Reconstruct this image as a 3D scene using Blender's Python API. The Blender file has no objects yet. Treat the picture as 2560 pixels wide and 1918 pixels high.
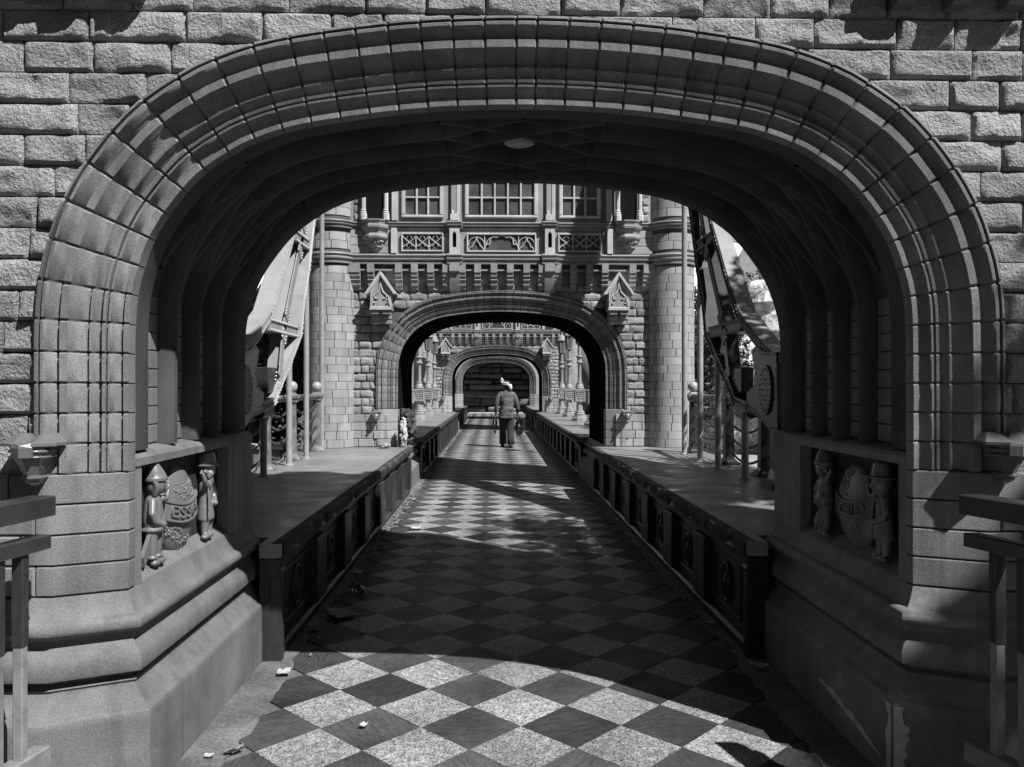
import bpy, bmesh, math, random
import numpy as np
from mathutils import Vector, Matrix, noise

# ---------------------------------------------------------------- camera
S = bpy.context.scene
COL = S.collection
F_PX = 1990.0
CAM_X, CAM_Z = -0.12, 1.5
cam_d = bpy.data.cameras.new('camera')
cam_d.sensor_fit = 'HORIZONTAL'
cam_d.sensor_width = 36.0
cam_d.lens = 36.0 * F_PX / 2560.0
cam_d.clip_start = 0.05
cam_d.clip_end = 3000
cam = bpy.data.objects.new('camera', cam_d)
COL.objects.link(cam)
cam.location = (CAM_X, 0, CAM_Z)
cam.rotation_euler = (math.radians(90) + math.atan(7 / F_PX), 0, -math.atan(46 / F_PX))
S.camera = cam
# ---------------------------------------------------------------- sky and sun
SUN_TO = Vector((0.58, -0.59, 1.0)).normalized()       # direction towards the sun
SUN_EL = math.asin(SUN_TO.z)
SUN_AZ = math.atan2(SUN_TO.x, SUN_TO.y)
w = bpy.data.worlds.new('World')
S.world = w
w.use_nodes = True
nt = w.node_tree
bg = nt.nodes['Background']
sky = nt.nodes.new('ShaderNodeTexSky')
sky.sky_type = 'NISHITA'
sky.sun_disc = False
sky.sun_elevation = SUN_EL
sky.sun_rotation = SUN_AZ
sky.dust_density = 0.0
sky.air_density = 0.5
bw = nt.nodes.new('ShaderNodeRGBToBW')                 # the picture is black and white
nt.links.new(sky.outputs[0], bw.inputs[0])
nt.links.new(bw.outputs[0], bg.inputs['Color'])
bg.inputs['Strength'].default_value = 0.05
sd = bpy.data.lights.new('sun', 'SUN')
sd.energy = 5.0
sd.angle = math.radians(0.55)
sun = bpy.data.objects.new('sun', sd)
COL.objects.link(sun)
sun.rotation_euler = SUN_TO.to_track_quat('Z', 'Y').to_euler()
sun.location = (8, -8, 14)
S.view_settings.view_transform = 'Standard'
S.view_settings.look = 'None'
S.view_settings.exposure = 0.68
S.view_settings.gamma = 1.0
S.view_settings.use_curve_mapping = False
S.cycles.max_bounces = 6
S.cycles.diffuse_bounces = 2
S.cycles.use_denoising = True

R = random.Random(7)
PI = math.pi

# ---------------------------------------------------------------- materials (grey only)
MATS = {}
class N:
    def __init__(s, name):
        s.m = bpy.data.materials.new(name); s.m.use_nodes = True
        s.t = s.m.node_tree; s.b = s.t.nodes['Principled BSDF']
        g = s.t.nodes.new('ShaderNodeNewGeometry'); s.pos = g.outputs['Position']
        MATS[name] = s.m
    def link(s, a, b): s.t.links.new(a, b)
    def mapping(s, scale, rot=(0, 0, 0)):
        n = s.t.nodes.new('ShaderNodeMapping'); n.inputs['Scale'].default_value = scale; n.inputs['Rotation'].default_value = rot
        s.link(s.pos, n.inputs['Vector']); return n.outputs[0]
    def noise(s, scale, detail=3, rough=.5, dist=0, vec=None):
        n = s.t.nodes.new('ShaderNodeTexNoise'); n.inputs['Scale'].default_value = scale; n.inputs['Detail'].default_value = detail
        n.inputs['Roughness'].default_value = rough; n.inputs['Distortion'].default_value = dist
        s.link(vec or s.pos, n.inputs['Vector']); return n.outputs['Fac']
    def voronoi(s, scale, vec=None):
        n = s.t.nodes.new('ShaderNodeTexVoronoi'); n.inputs['Scale'].default_value = scale
        s.link(vec or s.pos, n.inputs['Vector']); return n.outputs['Distance']
    def rng(s, v, a, b, c, d):
        n = s.t.nodes.new('ShaderNodeMapRange'); s.link(v, n.inputs[0])
        for i, x in enumerate((a, b, c, d)): n.inputs[i + 1].default_value = x
        return n.outputs[0]
    def mul(s, *vs):
        out = vs[0]
        for v in vs[1:]:
            n = s.t.nodes.new('ShaderNodeMath'); n.operation = 'MULTIPLY'
            for i, x in enumerate((out, v)):
                if isinstance(x, (int, float)): n.inputs[i].default_value = x
                else: s.link(x, n.inputs[i])
            out = n.outputs[0]
        return out
    def rand(s, amt):
        o = s.t.nodes.new('ShaderNodeObjectInfo'); return s.rng(o.outputs['Random'], 0, 1, 1 - amt, 1 + amt)
    def col(s, v):
        if isinstance(v, (int, float)): s.b.inputs['Base Color'].default_value = (v, v, v, 1)
        else: s.link(v, s.b.inputs['Base Color'])
    def bump(s, h, strength=.4, dist=.01):
        n = s.t.nodes.new('ShaderNodeBump'); n.inputs['Strength'].default_value = strength; n.inputs['Distance'].default_value = dist
        s.link(h, n.inputs['Height']); s.link(n.outputs[0], s.b.inputs['Normal'])
    def set(s, rough=.8, spec=.4, metal=0):
        s.b.inputs['Metallic'].default_value = metal; s.b.inputs['Specular IOR Level'].default_value = spec
        if isinstance(rough, (int, float)): s.b.inputs['Roughness'].default_value = rough
        else: s.link(rough, s.b.inputs['Roughness'])

def stone(name, base, speck=.25, sscale=230, blotch=.18, bscale=2.3, rough=.8, bstr=.35, bdist=.004, bsc=150, rnd=.06, streak=0, spec=.3, scuff=0, drip=0):
    n = N(name)
    v = n.mul(base, n.rng(n.noise(sscale, 2, .6), .34, .66, 1 - speck, 1 + speck), n.rng(n.noise(bscale, 6, .6, .4), .3, .7, 1 - blotch, 1 + blotch), n.rand(rnd))
    if streak: v = n.mul(v, n.rng(n.noise(1.0, 5, .6, 0, n.mapping((16, 16, .8))), .3, .7, 1 - streak, 1 + streak * .7))
    if scuff: v = n.mul(v, n.rng(n.noise(4.5, 9, .68, 1.2), .60, .70, 1, 1 + scuff), n.rng(n.noise(7.5, 8, .7, .8, n.mapping((1, 1, 1), (.6, .3, 0))), .62, .72, 1, 1 - scuff * .8))
    if drip: v = n.mul(v, n.rng(n.noise(1, 7, .65, .2, n.mapping((7, 7, .35))), .56, .70, 1, 1 - drip))
    n.col(v); n.bump(n.noise(bsc, 4, .6), bstr, bdist); n.set(rough, spec)
stone('dressed_stone', .17, speck=.27, blotch=.26, rnd=.13, streak=.2, rough=.65, scuff=.14, drip=.28, spec=0.2)
stone('plinth_stone', .145, speck=.24, blotch=.3, streak=.12, rough=.65, bscale=3.2, scuff=.3, drip=.25, spec=0.2)
stone('rock_faced', .29, speck=.22, sscale=170, blotch=.2, bstr=1.0, bdist=.022, bsc=80, rnd=.17, rough=.85, scuff=.2, drip=.3, spec=0.15)
stone('ashlar', 0.285, speck=.1, sscale=90, blotch=.14, bscale=3, bstr=.25, rnd=.15, rough=.75, drip=.3)
stone('mortar', .10, speck=.2, blotch=.1, rough=.95, spec=0.05)
stone('vault_stone_shaded', 0.065, speck=.15, blotch=.3, rough=.8, spec=0.08)  # shade of the vault is put into this darkened stone colour
stone('pale_trim', 0.4, speck=.06, blotch=.16, bscale=4, bstr=.15, rough=.65, streak=.1)
stone('mid_trim', 0.24, speck=.08, blotch=.16, bscale=4, bstr=.15, rough=.55, spec=.45, streak=.12)
stone('cement', 0.13, speck=.25, sscale=60, blotch=.45, bscale=3.5, rough=.8, bstr=.6, spec=0.1)
stone('paving', 0.3, speck=.1, sscale=60, blotch=.2, bscale=.8, rough=.9)
stone('soil', .10, speck=.2, sscale=40, blotch=.3, rough=.95)
stone('pale_rock', 0.5, speck=.35, sscale=9, blotch=.5, bscale=1.6, bstr=1, bdist=.05, bsc=9, rough=.95)
stone('dark_rock', 0.13, speck=.25, sscale=12, blotch=.4, bscale=1.3, bstr=.9, bdist=.03, bsc=14, rough=.8, rnd=.3, spec=0.15)
stone('bracket_stone', 0.13, speck=.08, blotch=.2, bstr=.1, rough=.28, spec=.6)
stone('relief_bronze', 0.13, speck=.05, blotch=.2, bstr=.08, rough=.42, spec=.6)
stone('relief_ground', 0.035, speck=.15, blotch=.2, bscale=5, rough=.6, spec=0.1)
stone('concrete_edge', 0.055, speck=.25, sscale=70, blotch=.75, bscale=7, rough=.8, bstr=.8, bdist=.01, spec=0.12)
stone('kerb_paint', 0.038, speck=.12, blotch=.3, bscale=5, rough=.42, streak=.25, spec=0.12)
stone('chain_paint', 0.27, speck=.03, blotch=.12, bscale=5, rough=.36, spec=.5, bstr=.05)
stone('chain_paint_dark_shade', 0.03, speck=.03, blotch=.3, bscale=6, rough=.35, spec=.2, bstr=.05)  # dark parts, and painted shade on the right chain and fence posts
stone('pipe_paint', 0.27, speck=.04, blotch=.2, bscale=7, rough=.4, spec=.5, bstr=.08)
stone('post_paint', 0.17, speck=.08, blotch=.55, bscale=9, rough=.5, spec=.4, streak=.3)
stone('iron', .05, speck=.1, blotch=.3, rough=.4, spec=.6)
stone('finial', 0.3, speck=.02, blotch=.05, rough=.3, spec=.5, bstr=0)
stone('rivet', 0.45, speck=.02, blotch=.1, rough=.3, spec=.6, bstr=0)
stone('rail_dark', 0.03, speck=.1, blotch=.3, bscale=12, rough=.35, spec=.5, bstr=.15)
stone('rail_light', 0.2, speck=.1, blotch=.25, bscale=12, rough=.5, bstr=.15)
stone('lamp_iron', 0.25, speck=.05, blotch=.25, bscale=8, rough=.4, spec=.5, bstr=.1)
stone('lantern_glass', .10, speck=.03, blotch=.1, rough=.15, spec=.6, bstr=0)
stone('window_glass', .07, speck=.02, blotch=.45, bscale=3, rough=.12, spec=.6, bstr=0, rnd=.25)
stone('recess', 0.012, speck=.1, blotch=.2, rough=.9, spec=0)  # near black; paints the shade of slots and niches, also dark passage linings
stone('leaf_dark', .055, speck=.35, sscale=14, blotch=.3, rough=.5, spec=.4, bstr=0)
stone('leaf_light', .11, speck=.35, sscale=14, blotch=.3, rough=.5, spec=.4, bstr=0)
stone('bark', .09, speck=.3, sscale=50, blotch=.3, rough=.95, bstr=1, bdist=.02)
stone('plaster', 0.36, speck=.1, sscale=60, blotch=.3, bscale=14, rough=.9, bstr=.5)
stone('cloud', .9, speck=.02, blotch=.05, bscale=.02, rough=1, bstr=0)
stone('skin', .10, speck=.05, blotch=.1, rough=.5)
stone('hair', .012, speck=.1, blotch=.1, rough=.5)
stone('trousers', .035, speck=.15, sscale=300, blotch=.3, bscale=9, rough=.9, bstr=.5, bdist=.01, bsc=22)
stone('turban', 0.5, speck=.05, blotch=.1, bscale=14, rough=.9, bstr=.8, bdist=.02, bsc=40)
stone('white_paper', 0.36, speck=.05, blotch=.1, rough=.8)
stone('grey_paper', 0.25, speck=.1, blotch=.35, bscale=20, rough=.8)
stone('black_rubber', .02, speck=.1, blotch=.2, rough=.4)
stone('sack_cloth', .06, speck=.15, blotch=.4, bscale=10, rough=.8, bstr=.6, bdist=.01, bsc=30)
stone('dry_leaf', .18, speck=.2, sscale=80, blotch=.3, bscale=30, rough=.8)
# shirt: fine woven check
n = N('shirt')
chk = n.mul(n.rng(n.noise(1, 1, .5, 0, n.mapping((140, 6, 6))), .35, .65, .75, 1.2), n.rng(n.noise(1, 1, .5, 0, n.mapping((6, 6, 140))), .35, .65, .8, 1.2))
n.col(n.mul(.10, chk, n.rng(n.noise(12, 3), .3, .7, .85, 1.15))); n.bump(n.noise(18, 3), .6, .015); n.set(.9, .2)
# granite floor tiles; every tile shows its own cut of the stone
def tile_vec(n):
    o = n.t.nodes.new('ShaderNodeObjectInfo'); r = n.t.nodes.new('ShaderNodeVectorRotate'); r.rotation_type = 'Z_AXIS'; n.link(n.pos, r.inputs['Vector'])
    n.link(n.mul(o.outputs['Random'], 37.0), r.inputs['Angle']); return r.outputs[0]
n = N('tile_light'); tv = tile_vec(n)
sp = n.rng(n.noise(105, 3, .62, .9, tv), .40, .58, .22, 1.1)
stain = n.rng(n.noise(1.3, 6, .62, .3), .32, .66, .58, 1.18)
v = n.mul(.37, sp, n.rng(n.noise(30, 3, .5, .3, tv), .35, .65, .72, 1.15), stain, n.rand(.14))
n.col(v); n.bump(n.noise(120, 2), .05, .001); n.set(n.rng(n.noise(5, 5, .65), .3, .7, .36, .66), .22)
n = N('tile_dark'); tv = tile_vec(n)
mp = n.t.nodes.new('ShaderNodeMapping'); mp.inputs['Scale'].default_value = (14, 95, 60); n.link(tv, mp.inputs['Vector'])
gr = n.rng(n.noise(1, 6, .65, 1.6, mp.outputs[0]), .32, .68, .45, 1.7)
v = n.mul(.045, gr, n.rng(n.noise(2.2, 6, .6), .3, .7, .6, 1.4), n.rand(.4))
n.col(v); n.set(n.rng(n.noise(5, 5, .65), .3, .7, .36, .66), .2)
# deck coating: streaks brushed across
n = N('deck_coat')
st = n.rng(n.noise(1, 6, .7, .3, n.mapping((3, 42, 1))), .3, .72, .72, 1.3)
spots = n.rng(n.noise(19, 2, .5), .20, .27, .25, 1)
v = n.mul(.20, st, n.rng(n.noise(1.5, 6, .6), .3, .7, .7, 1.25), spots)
n.col(v); n.bump(n.noise(40, 3), .12, .004); n.set(n.rng(n.noise(4, 4), .3, .7, .32, .6), .5)
# water bottle plastic
n = N('clear_plastic'); n.col(.5); n.set(.1, .5); n.b.inputs['Transmission Weight'].default_value = .85
# ---------------------------------------------------------------- mesh helpers
class MB:
    def __init__(s): s.v = []; s.f = []
    def add(s, verts, faces):
        o = len(s.v); s.v.extend([tuple(p) for p in verts]); s.f.extend([tuple(i + o for i in f) for f in faces]); return s
    def box(s, x0, x1, y0, y1, z0, z1, bev=0):
        x0, x1 = min(x0, x1), max(x0, x1); y0, y1 = min(y0, y1), max(y0, y1); z0, z1 = min(z0, z1), max(z0, z1)
        if bev <= 0:
            v = [(x, y, z) for z in (z0, z1) for y in (y0, y1) for x in (x0, x1)]
            return s.add(v, [(0, 2, 3, 1), (4, 5, 7, 6), (0, 1, 5, 4), (2, 6, 7, 3), (0, 4, 6, 2), (1, 3, 7, 5)])
        b = min(bev, (x1 - x0) / 2.01, (y1 - y0) / 2.01, (z1 - z0) / 2.01)
        rings = []
        for z, i in ((z0, b), (z0 + b, 0), (z1 - b, 0), (z1, b)):
            rings.append([(x0 + i + (b if i == 0 else 0), y0 + i, z), (x1 - i - (b if i == 0 else 0), y0 + i, z), (x1 - i, y0 + i + (b if i == 0 else 0), z), (x1 - i, y1 - i - (b if i == 0 else 0), z),
                          (x1 - i - (b if i == 0 else 0), y1 - i, z), (x0 + i + (b if i == 0 else 0), y1 - i, z), (x0 + i, y1 - i - (b if i == 0 else 0), z), (x0 + i, y0 + i + (b if i == 0 else 0), z)])
        return s.loft(rings, True, True)
    def loft(s, rings, closed=True, caps=False):
        n = len(rings[0]); v = [p for r in rings for p in r]; f = []
        m = n if closed else n - 1
        for k in range(len(rings) - 1):
            for i in range(m):
                j = (i + 1) % n
                f.append((k * n + i, k * n + j, (k + 1) * n + j, (k + 1) * n + i))
        if caps:
            f.append(tuple(range(n))[::-1]); f.append(tuple((len(rings) - 1) * n + i for i in range(n)))
        return s.add(v, f)
    def prism(s, poly, axis, a, b):
        def P(p, t):
            if axis == 'x': return (t, p[0], p[1])
            if axis == 'y': return (p[0], t, p[1])
            return (p[0], p[1], t)
        return s.loft([[P(p, a) for p in poly], [P(p, b) for p in poly]], True, True)
    def tube(s, pts, r, n=8, caps=True, closed=False):
        pts = [Vector(p) for p in pts]; rings = []
        rr = r if isinstance(r, (list, tuple)) else [r] * len(pts)
        up = None
        for i, p in enumerate(pts):
            if closed: t = pts[(i + 1) % len(pts)] - pts[i - 1]
            else: t = pts[min(i + 1, len(pts) - 1)] - pts[max(i - 1, 0)]
            t = t.normalized() if t.length > 1e-9 else Vector((0, 0, 1))
            if up is None: up = Vector((0, 0, 1)) if abs(t.z) < .9 else Vector((1, 0, 0))
            a = (up - t * up.dot(t)); a = a.normalized() if a.length > 1e-6 else t.orthogonal().normalized()
            b = t.cross(a); up = a
            rings.append([p + (a * math.cos(2 * PI * k / n) + b * math.sin(2 * PI * k / n)) * rr[i] for k in range(n)])
        if closed: rings.append(rings[0]); return s.loft(rings, True, False)
        return s.loft(rings, True, caps)
    def lathe(s, prof, n=16, c=(0, 0, 0), rot=0, sx=1, sy=1, a0=0, a1=2 * PI):
        full = abs(a1 - a0 - 2 * PI) < 1e-6; m = n if full else n + 1
        rings = [[(c[0] + sx * r * math.cos(a0 + (a1 - a0) * k / n + rot), c[1] + sy * r * math.sin(a0 + (a1 - a0) * k / n + rot), c[2] + z) for k in range(m)] for r, z in prof]
        return s.loft(rings, full, full)
    def sphere(s, c, r, n=12, m=8, sc=(1, 1, 1)):
        rings = []
        for j in range(m + 1):
            a = -PI / 2 + PI * j / m; q = max(math.cos(a), .02)
            rings.append([(c[0] + sc[0] * r * q * math.cos(2 * PI * k / n), c[1] + sc[1] * r * q * math.sin(2 * PI * k / n), c[2] + sc[2] * r * math.sin(a)) for k in range(n)])
        return s.loft(rings, True, True)
    def xf(s, M):
        s.v = [tuple(M @ Vector(p)) for p in s.v]; return s
    def mirx(s):
        s.v = [(-p[0], p[1], p[2]) for p in s.v]; s.f = [f[::-1] for f in s.f]; return s
    def mesh(s, name, mat, smooth=False, angle=None):
        me = bpy.data.meshes.new(name); me.from_pydata(s.v, [], s.f); me.validate()
        bm = bmesh.new(); bm.from_mesh(me); bmesh.ops.recalc_face_normals(bm, faces=bm.faces); bm.to_mesh(me); bm.free()
        me.materials.append(MATS[mat])
        if smooth:
            me.polygons.foreach_set('use_smooth', [True] * len(me.polygons))
            if angle: me.set_sharp_from_angle(angle=math.radians(angle))
        return me

WP = {}
def link(o, parent=None, w=(0, 0, 0)):
    COL.objects.link(o); w = Vector(w)
    if parent is not None:
        o.parent = parent; o.location = w - WP[parent.name]
    else: o.location = w
    WP[o.name] = w
    return o
def ob(name, mb, mat, parent=None, smooth=False, angle=None, w=None, base=None):
    """mesh given in world coordinates (w None), or given about its own origin and placed at w"""
    if base is not None:
        b = Vector(base); mb.v = [tuple(Vector(p) - b) for p in mb.v]; w = b
    me = mb if isinstance(mb, bpy.types.Mesh) else mb.mesh(name, mat, smooth, angle)
    return link(bpy.data.objects.new(name, me), parent, w or (0, 0, 0))
def tag(o, label=None, cat=None, group=None, kind=None):
    if label: o['label'] = label
    if cat: o['category'] = cat
    if group: o['group'] = group
    if kind: o['kind'] = kind
    return o
def thing(name, label, cat, loc=(0, 0, 0), group=None):
    o = bpy.data.objects.new(name, None); o.empty_display_size = .1
    link(o, None, loc); return tag(o, label, cat, group)
def copy_tree(o, parent=None, shift=None, keep=lambda c: True):
    kids = [c for c in ALLKIDS.get(o.name, [])]
    c = o.copy(); COL.objects.link(c); c.parent = parent
    if shift is not None: c.location = Vector(o.location) + Vector(shift)
    WP[c.name] = WP[o.name] + Vector(shift or (0, 0, 0))
    for k in kids:
        if keep(k): copy_tree(k, c, None, keep)
    return c
ALLKIDS = {}
def index_kids():
    ALLKIDS.clear()
    for o in bpy.data.objects:
        if o.parent: ALLKIDS.setdefault(o.parent.name, []).append(o)

# ---------------------------------------------------------------- the arch curve shared by all towers
HALF = [(1.478, 1.70), (1.474, 1.79), (1.464, 1.87), (1.441, 1.956), (1.411, 2.04), (1.37, 2.118), (1.319, 2.19), (1.266, 2.256), (1.202, 2.317), (1.127, 2.368), (1.053, 2.411), (.969, 2.446), (.883, 2.473),
        (.776, 2.496), (.666, 2.513), (.558, 2.528), (.448, 2.541), (.342, 2.550), (.23, 2.557), (.115, 2.561), (0, 2.5625)]
def catmull(P, k=6):
    out = []
    for i in range(len(P) - 1):
        p0 = P[i - 1] if i else (2 * P[0][0] - P[1][0], 2 * P[0][1] - P[1][1]); p1, p2 = P[i], P[i + 1]
        p3 = P[i + 2] if i + 2 < len(P) else (-P[-2][0], P[-2][1])
        for j in range(k):
            t = j / k
            out.append(tuple(.5 * ((2 * p1[a]) + (-p0[a] + p2[a]) * t + (2 * p0[a] - 5 * p1[a] + 4 * p2[a] - p3[a]) * t * t + (-p0[a] + 3 * p1[a] - 3 * p2[a] + p3[a]) * t ** 3) for a in (0, 1)))
    return out + [P[-1]]
_right = catmull(HALF)
_leg = [(1.478, z) for z in np.arange(0, 1.69, .05)]
_rs = [tuple(map(float, p)) for p in _leg] + _right
CURVE = np.array([(-x, z) for x, z in _rs] + _rs[::-1][1:])            # left floor -> apex -> right floor
_seg = np.linalg.norm(np.diff(CURVE, axis=0), axis=1)
ARC = np.concatenate([[0], np.cumsum(_seg)]); LTOT = ARC[-1]; LMID = LTOT / 2
_tan = np.gradient(CURVE, ARC, axis=0); _tan /= np.linalg.norm(_tan, axis=1)[:, None]
_ker = np.ones(9) / 9
_pad = np.vstack([np.repeat(_tan[:1], 4, 0), _tan, np.repeat(_tan[-1:], 4, 0)])
_tan = np.stack([np.convolve(_pad[:, i], _ker, 'valid') for i in (0, 1)], 1); _tan /= np.linalg.norm(_tan, axis=1)[:, None]
NORM = np.stack([-_tan[:, 1], _tan[:, 0]], 1)                          # outwards (away from the opening)
def cpt(t, s=0.0):
    x = np.interp(t, ARC, CURVE[:, 0]); z = np.interp(t, ARC, CURVE[:, 1])
    nx = np.interp(t, ARC, NORM[:, 0]); nz = np.interp(t, ARC, NORM[:, 1]); l = math.hypot(nx, nz)
    return float(x + nx / l * s), float(z + nz / l * s), float(nx / l), float(nz / l)
def sdist(P):
    """signed distance to the opening (positive in the masonry) and outward direction"""
    P = np.asarray(P, float); d = P[:, None, :] - CURVE[None, :, :]; q = (d ** 2).sum(2); k = q.argmin(1)
    nn = NORM[k]; r = P - CURVE[k]; s = (r * nn).sum(1)
    return s, nn
PROFILE = [(0.0, .206), (0.0, .148), (.018, .146), (.0195, .160), (.030, .159), (.042, .151), (.052, .137), (.058, .126), (.065, .124), (.067, .140), (.0715, .140), (.0735, .122), (.083, .118), (.085, .136), (.098, .137), (.110, .125),
           (.116, .108), (.122, .105), (.124, .119), (.138, .119), (.156, .107), (.172, .087), (.180, .070), (.182, .066), (.208, .063), (.210, .081), (.222, .083), (.236, .070), (.244, .051), (.253, .040), (.263, .039), (.271, .048),
           (.274, .062), (.276, .038), (.285, .040), (.286, .14)]
def sweep_t(ts, prof, dd=0.0, yo=0.0):
    rings = []
    for k, t in enumerate(ts):
        e = dd[k] if isinstance(dd, (list, tuple)) else dd
        rings.append([(lambda c: (c[0], yo + d + e, c[1]))(cpt(t, s)) for s, d in prof])
    return rings
# joints of the moulded arch: from the leg base up to a narrow keystone and down again
T_BASE = float(np.interp(1.18, CURVE[:len(_rs), 1], ARC[:len(_rs)]))
_n = round((LMID - .036 - T_BASE) / .108)
_ta = np.linspace(T_BASE, LMID - .036, _n + 1)
JOINTS = list(_ta) + [LTOT - t for t in _ta[::-1]]
VOUSS = []
_rv = random.Random(3)
for a, b in zip(JOINTS[:-1], JOINTS[1:]):
    g = .0022; j = _rv.uniform(-.0018, .0018)
    ts = [a + g, a + g + .005, (a + b) / 2, b - g - .005, b - g]
    VOUSS.append(MB().loft(sweep_t(ts, PROFILE, [.007 + j, j, j + _rv.uniform(-.001, .001), j, .007 + j]), False, False).mesh('voussoir', 'dressed_stone', True, 38))
MORTAR_ARCH = MB().loft(sweep_t(list(np.linspace(T_BASE, LTOT - T_BASE, 150)), [(max(.005, min(.281, a)), b) for a, b in PROFILE], .009), False).mesh('arch_mortar', 'mortar', True, 38)

def rock_block(x0, x1, z0, z1, y, seed, res, amp, clip=None, axis='y', edge=.016, lift=.012):
    nx = max(3, int((x1 - x0) / res)); nz = max(3, int((z1 - z0) / res))
    xs = [x0] + list(np.linspace(x0, x1, nx + 1)) + [x1]; zs = [z0] + list(np.linspace(z0, z1, nz + 1)) + [z1]
    P = np.array([(x, z) for z in zs for x in xs]); e = np.minimum.reduce([P[:, 0] - x0, x1 - P[:, 0], P[:, 1] - z0, z1 - P[:, 1]])
    ins = np.zeros(len(P), bool)
    if clip is not None:
        s, nn = sdist(P); ins = s < clip
        if ins.all(): return None
        Q = P.copy(); Q[ins] = P[ins] + nn[ins] * (clip - s[ins])[:, None]; e = np.minimum(e, np.maximum(s - clip, 0)); P = Q
    W = len(xs); v = []; rt = random.Random(int(seed * 997)); tx, tz, xm, zm = rt.uniform(-1.1, 1.1), rt.uniform(-.9, .9), (x0 + x1) / 2, (z0 + z1) / 2
    for k, (x, z) in enumerate(P):
        i, j = k % W, k // W
        if i in (0, W - 1) or j in (0, len(zs) - 1): v.append((x, y + .035, z)); continue
        t = min(1, max(0, e[k] / edge)); t = t * t * (3 - 2 * t)
        p = Vector((x * 7 + seed * 3.1, seed * 1.7, z * 9))
        h = noise.fractal(p, .9, 2.1, 5) * .75 + (.4 - abs(noise.noise(p * .8 + Vector((3, 1, 0))))) * 1.3 + noise.noise(p * .4) * .7 + (.3 - abs(noise.noise(p * 2.3))) * .35
        t2 = min(1, e[k] / .026); t2 = t2 * t2 * (3 - 2 * t2) * .5 + .5; v.append((x, y - t * (lift + t2 * amp * max(-.5, min(1.5, h + .1 + tx * (x - xm) / (x1 - x0) + tz * (z - zm) / (z1 - z0)))), z))
    f = []
    for j in range(len(zs) - 1):
        for i in range(W - 1):
            q = (j * W + i, j * W + i + 1, (j + 1) * W + i + 1, (j + 1) * W + i)
            if not all(ins[a] for a in q): f.append(q)
    return MB().add(v, f)
def flat_block(x0, x1, z0, z1, y, d=.03, b=.006):
    """a smooth ashlar block with a chamfered face at y, its back at y+d"""
    r = [[(x0, y + d, z0), (x1, y + d, z0), (x1, y + d, z1), (x0, y + d, z1)], [(x0, y + b, z0), (x1, y + b, z0), (x1, y + b, z1), (x0, y + b, z1)], [(x0 + b, y, z0 + b), (x1 - b, y, z0 + b), (x1 - b, y, z1 - b), (x0 + b, y, z1 - b)]]
    m = MB().loft(r, True); k = len(m.v); m.f.append((k - 4, k - 3, k - 2, k - 1)); return m
def wall_core(name, parent, y0, y1, xw, z0, z1, mat='mortar', s=.20):
    lo = max(z0, 0); pts = [(-xw, lo), (-xw, z1), (xw, z1), (xw, lo)]
    ts = [t for t in np.linspace(0, LTOT, 161)]
    cv = [cpt(t, s)[:2] for t in ts]; cv = [p for p in cv if p[1] >= lo + 1e-3]
    cv = [(-cv[-1][0], lo)] + cv + [(cv[-1][0], lo)] if False else [(cv[0][0], lo)] + cv + [(cv[-1][0], lo)]
    return ob(name, MB().prism(pts + cv[::-1], 'y', y0, y1), mat, parent)
def offset_path(path, d):
    out = []
    for i, p in enumerate(path):
        def nrm(a, b):
            t = (b[0] - a[0], b[1] - a[1]); l = math.hypot(*t); return (t[1] / l, -t[0] / l)
        n1 = nrm(path[i - 1], p) if i else nrm(p, path[1]); n2 = nrm(p, path[i + 1]) if i + 1 < len(path) else nrm(path[-2], p)
        k = 1 + n1[0] * n2[0] + n1[1] * n2[1]
        out.append((p[0] + (n1[0] + n2[0]) / k * d, p[1] + (n1[1] + n2[1]) / k * d))
    return out
def sweep_plan(path, prof):
    """profile of (offset, z) swept along a plan path, offset to the right-hand side of travel"""
    rings = []
    for i in range(len(path)): rings.append([])
    for d, z in prof:
        for i, q in enumerate(offset_path(path, d)): rings[i].append((q[0], q[1], z))
    return MB().loft(rings, False)
def skin_mesh(name, verts, edges, radii, mat, sub=2, root=0):
    me = bpy.data.meshes.new(name + '_cage'); me.from_pydata(verts, edges, [])
    o = bpy.data.objects.new(name + '_cage', me); COL.objects.link(o)
    o.modifiers.new('s', 'SKIN'); sm = o.modifiers.new('d', 'SUBSURF'); sm.levels = sub; sm.render_levels = sub
    for i, r in enumerate(radii):
        sv = me.skin_vertices[0].data[i]; sv.radius = (r, r) if not isinstance(r, tuple) else r; sv.use_root = (i == root)
    dg = bpy.context.evaluated_depsgraph_get(); dg.update()
    res = bpy.data.meshes.new_from_object(o.evaluated_get(dg)); res.name = name
    bpy.data.objects.remove(o); bpy.data.meshes.remove(me)
    res.materials.clear(); res.materials.append(MATS[mat]); res.polygons.foreach_set('use_smooth', [True] * len(res.polygons))
    return res
def remesh(mb, name, mat, vox, smooth=3):
    me = bpy.data.meshes.new(name + '_cage'); me.from_pydata(mb.v, [], mb.f); o = bpy.data.objects.new(name + '_cage', me); COL.objects.link(o)
    bm = bmesh.new(); bm.from_mesh(me); bmesh.ops.recalc_face_normals(bm, faces=bm.faces); bm.to_mesh(me); bm.free()
    r = o.modifiers.new('r', 'REMESH'); r.mode = 'VOXEL'; r.voxel_size = vox; k = o.modifiers.new('k', 'SMOOTH'); k.factor = .5; k.iterations = smooth
    dg = bpy.context.evaluated_depsgraph_get(); dg.update(); res = bpy.data.meshes.new_from_object(o.evaluated_get(dg)); res.name = name
    bpy.data.objects.remove(o); bpy.data.meshes.remove(me); res.materials.clear(); res.materials.append(MATS[mat]); res.polygons.foreach_set('use_smooth', [True] * len(res.polygons)); return res
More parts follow.
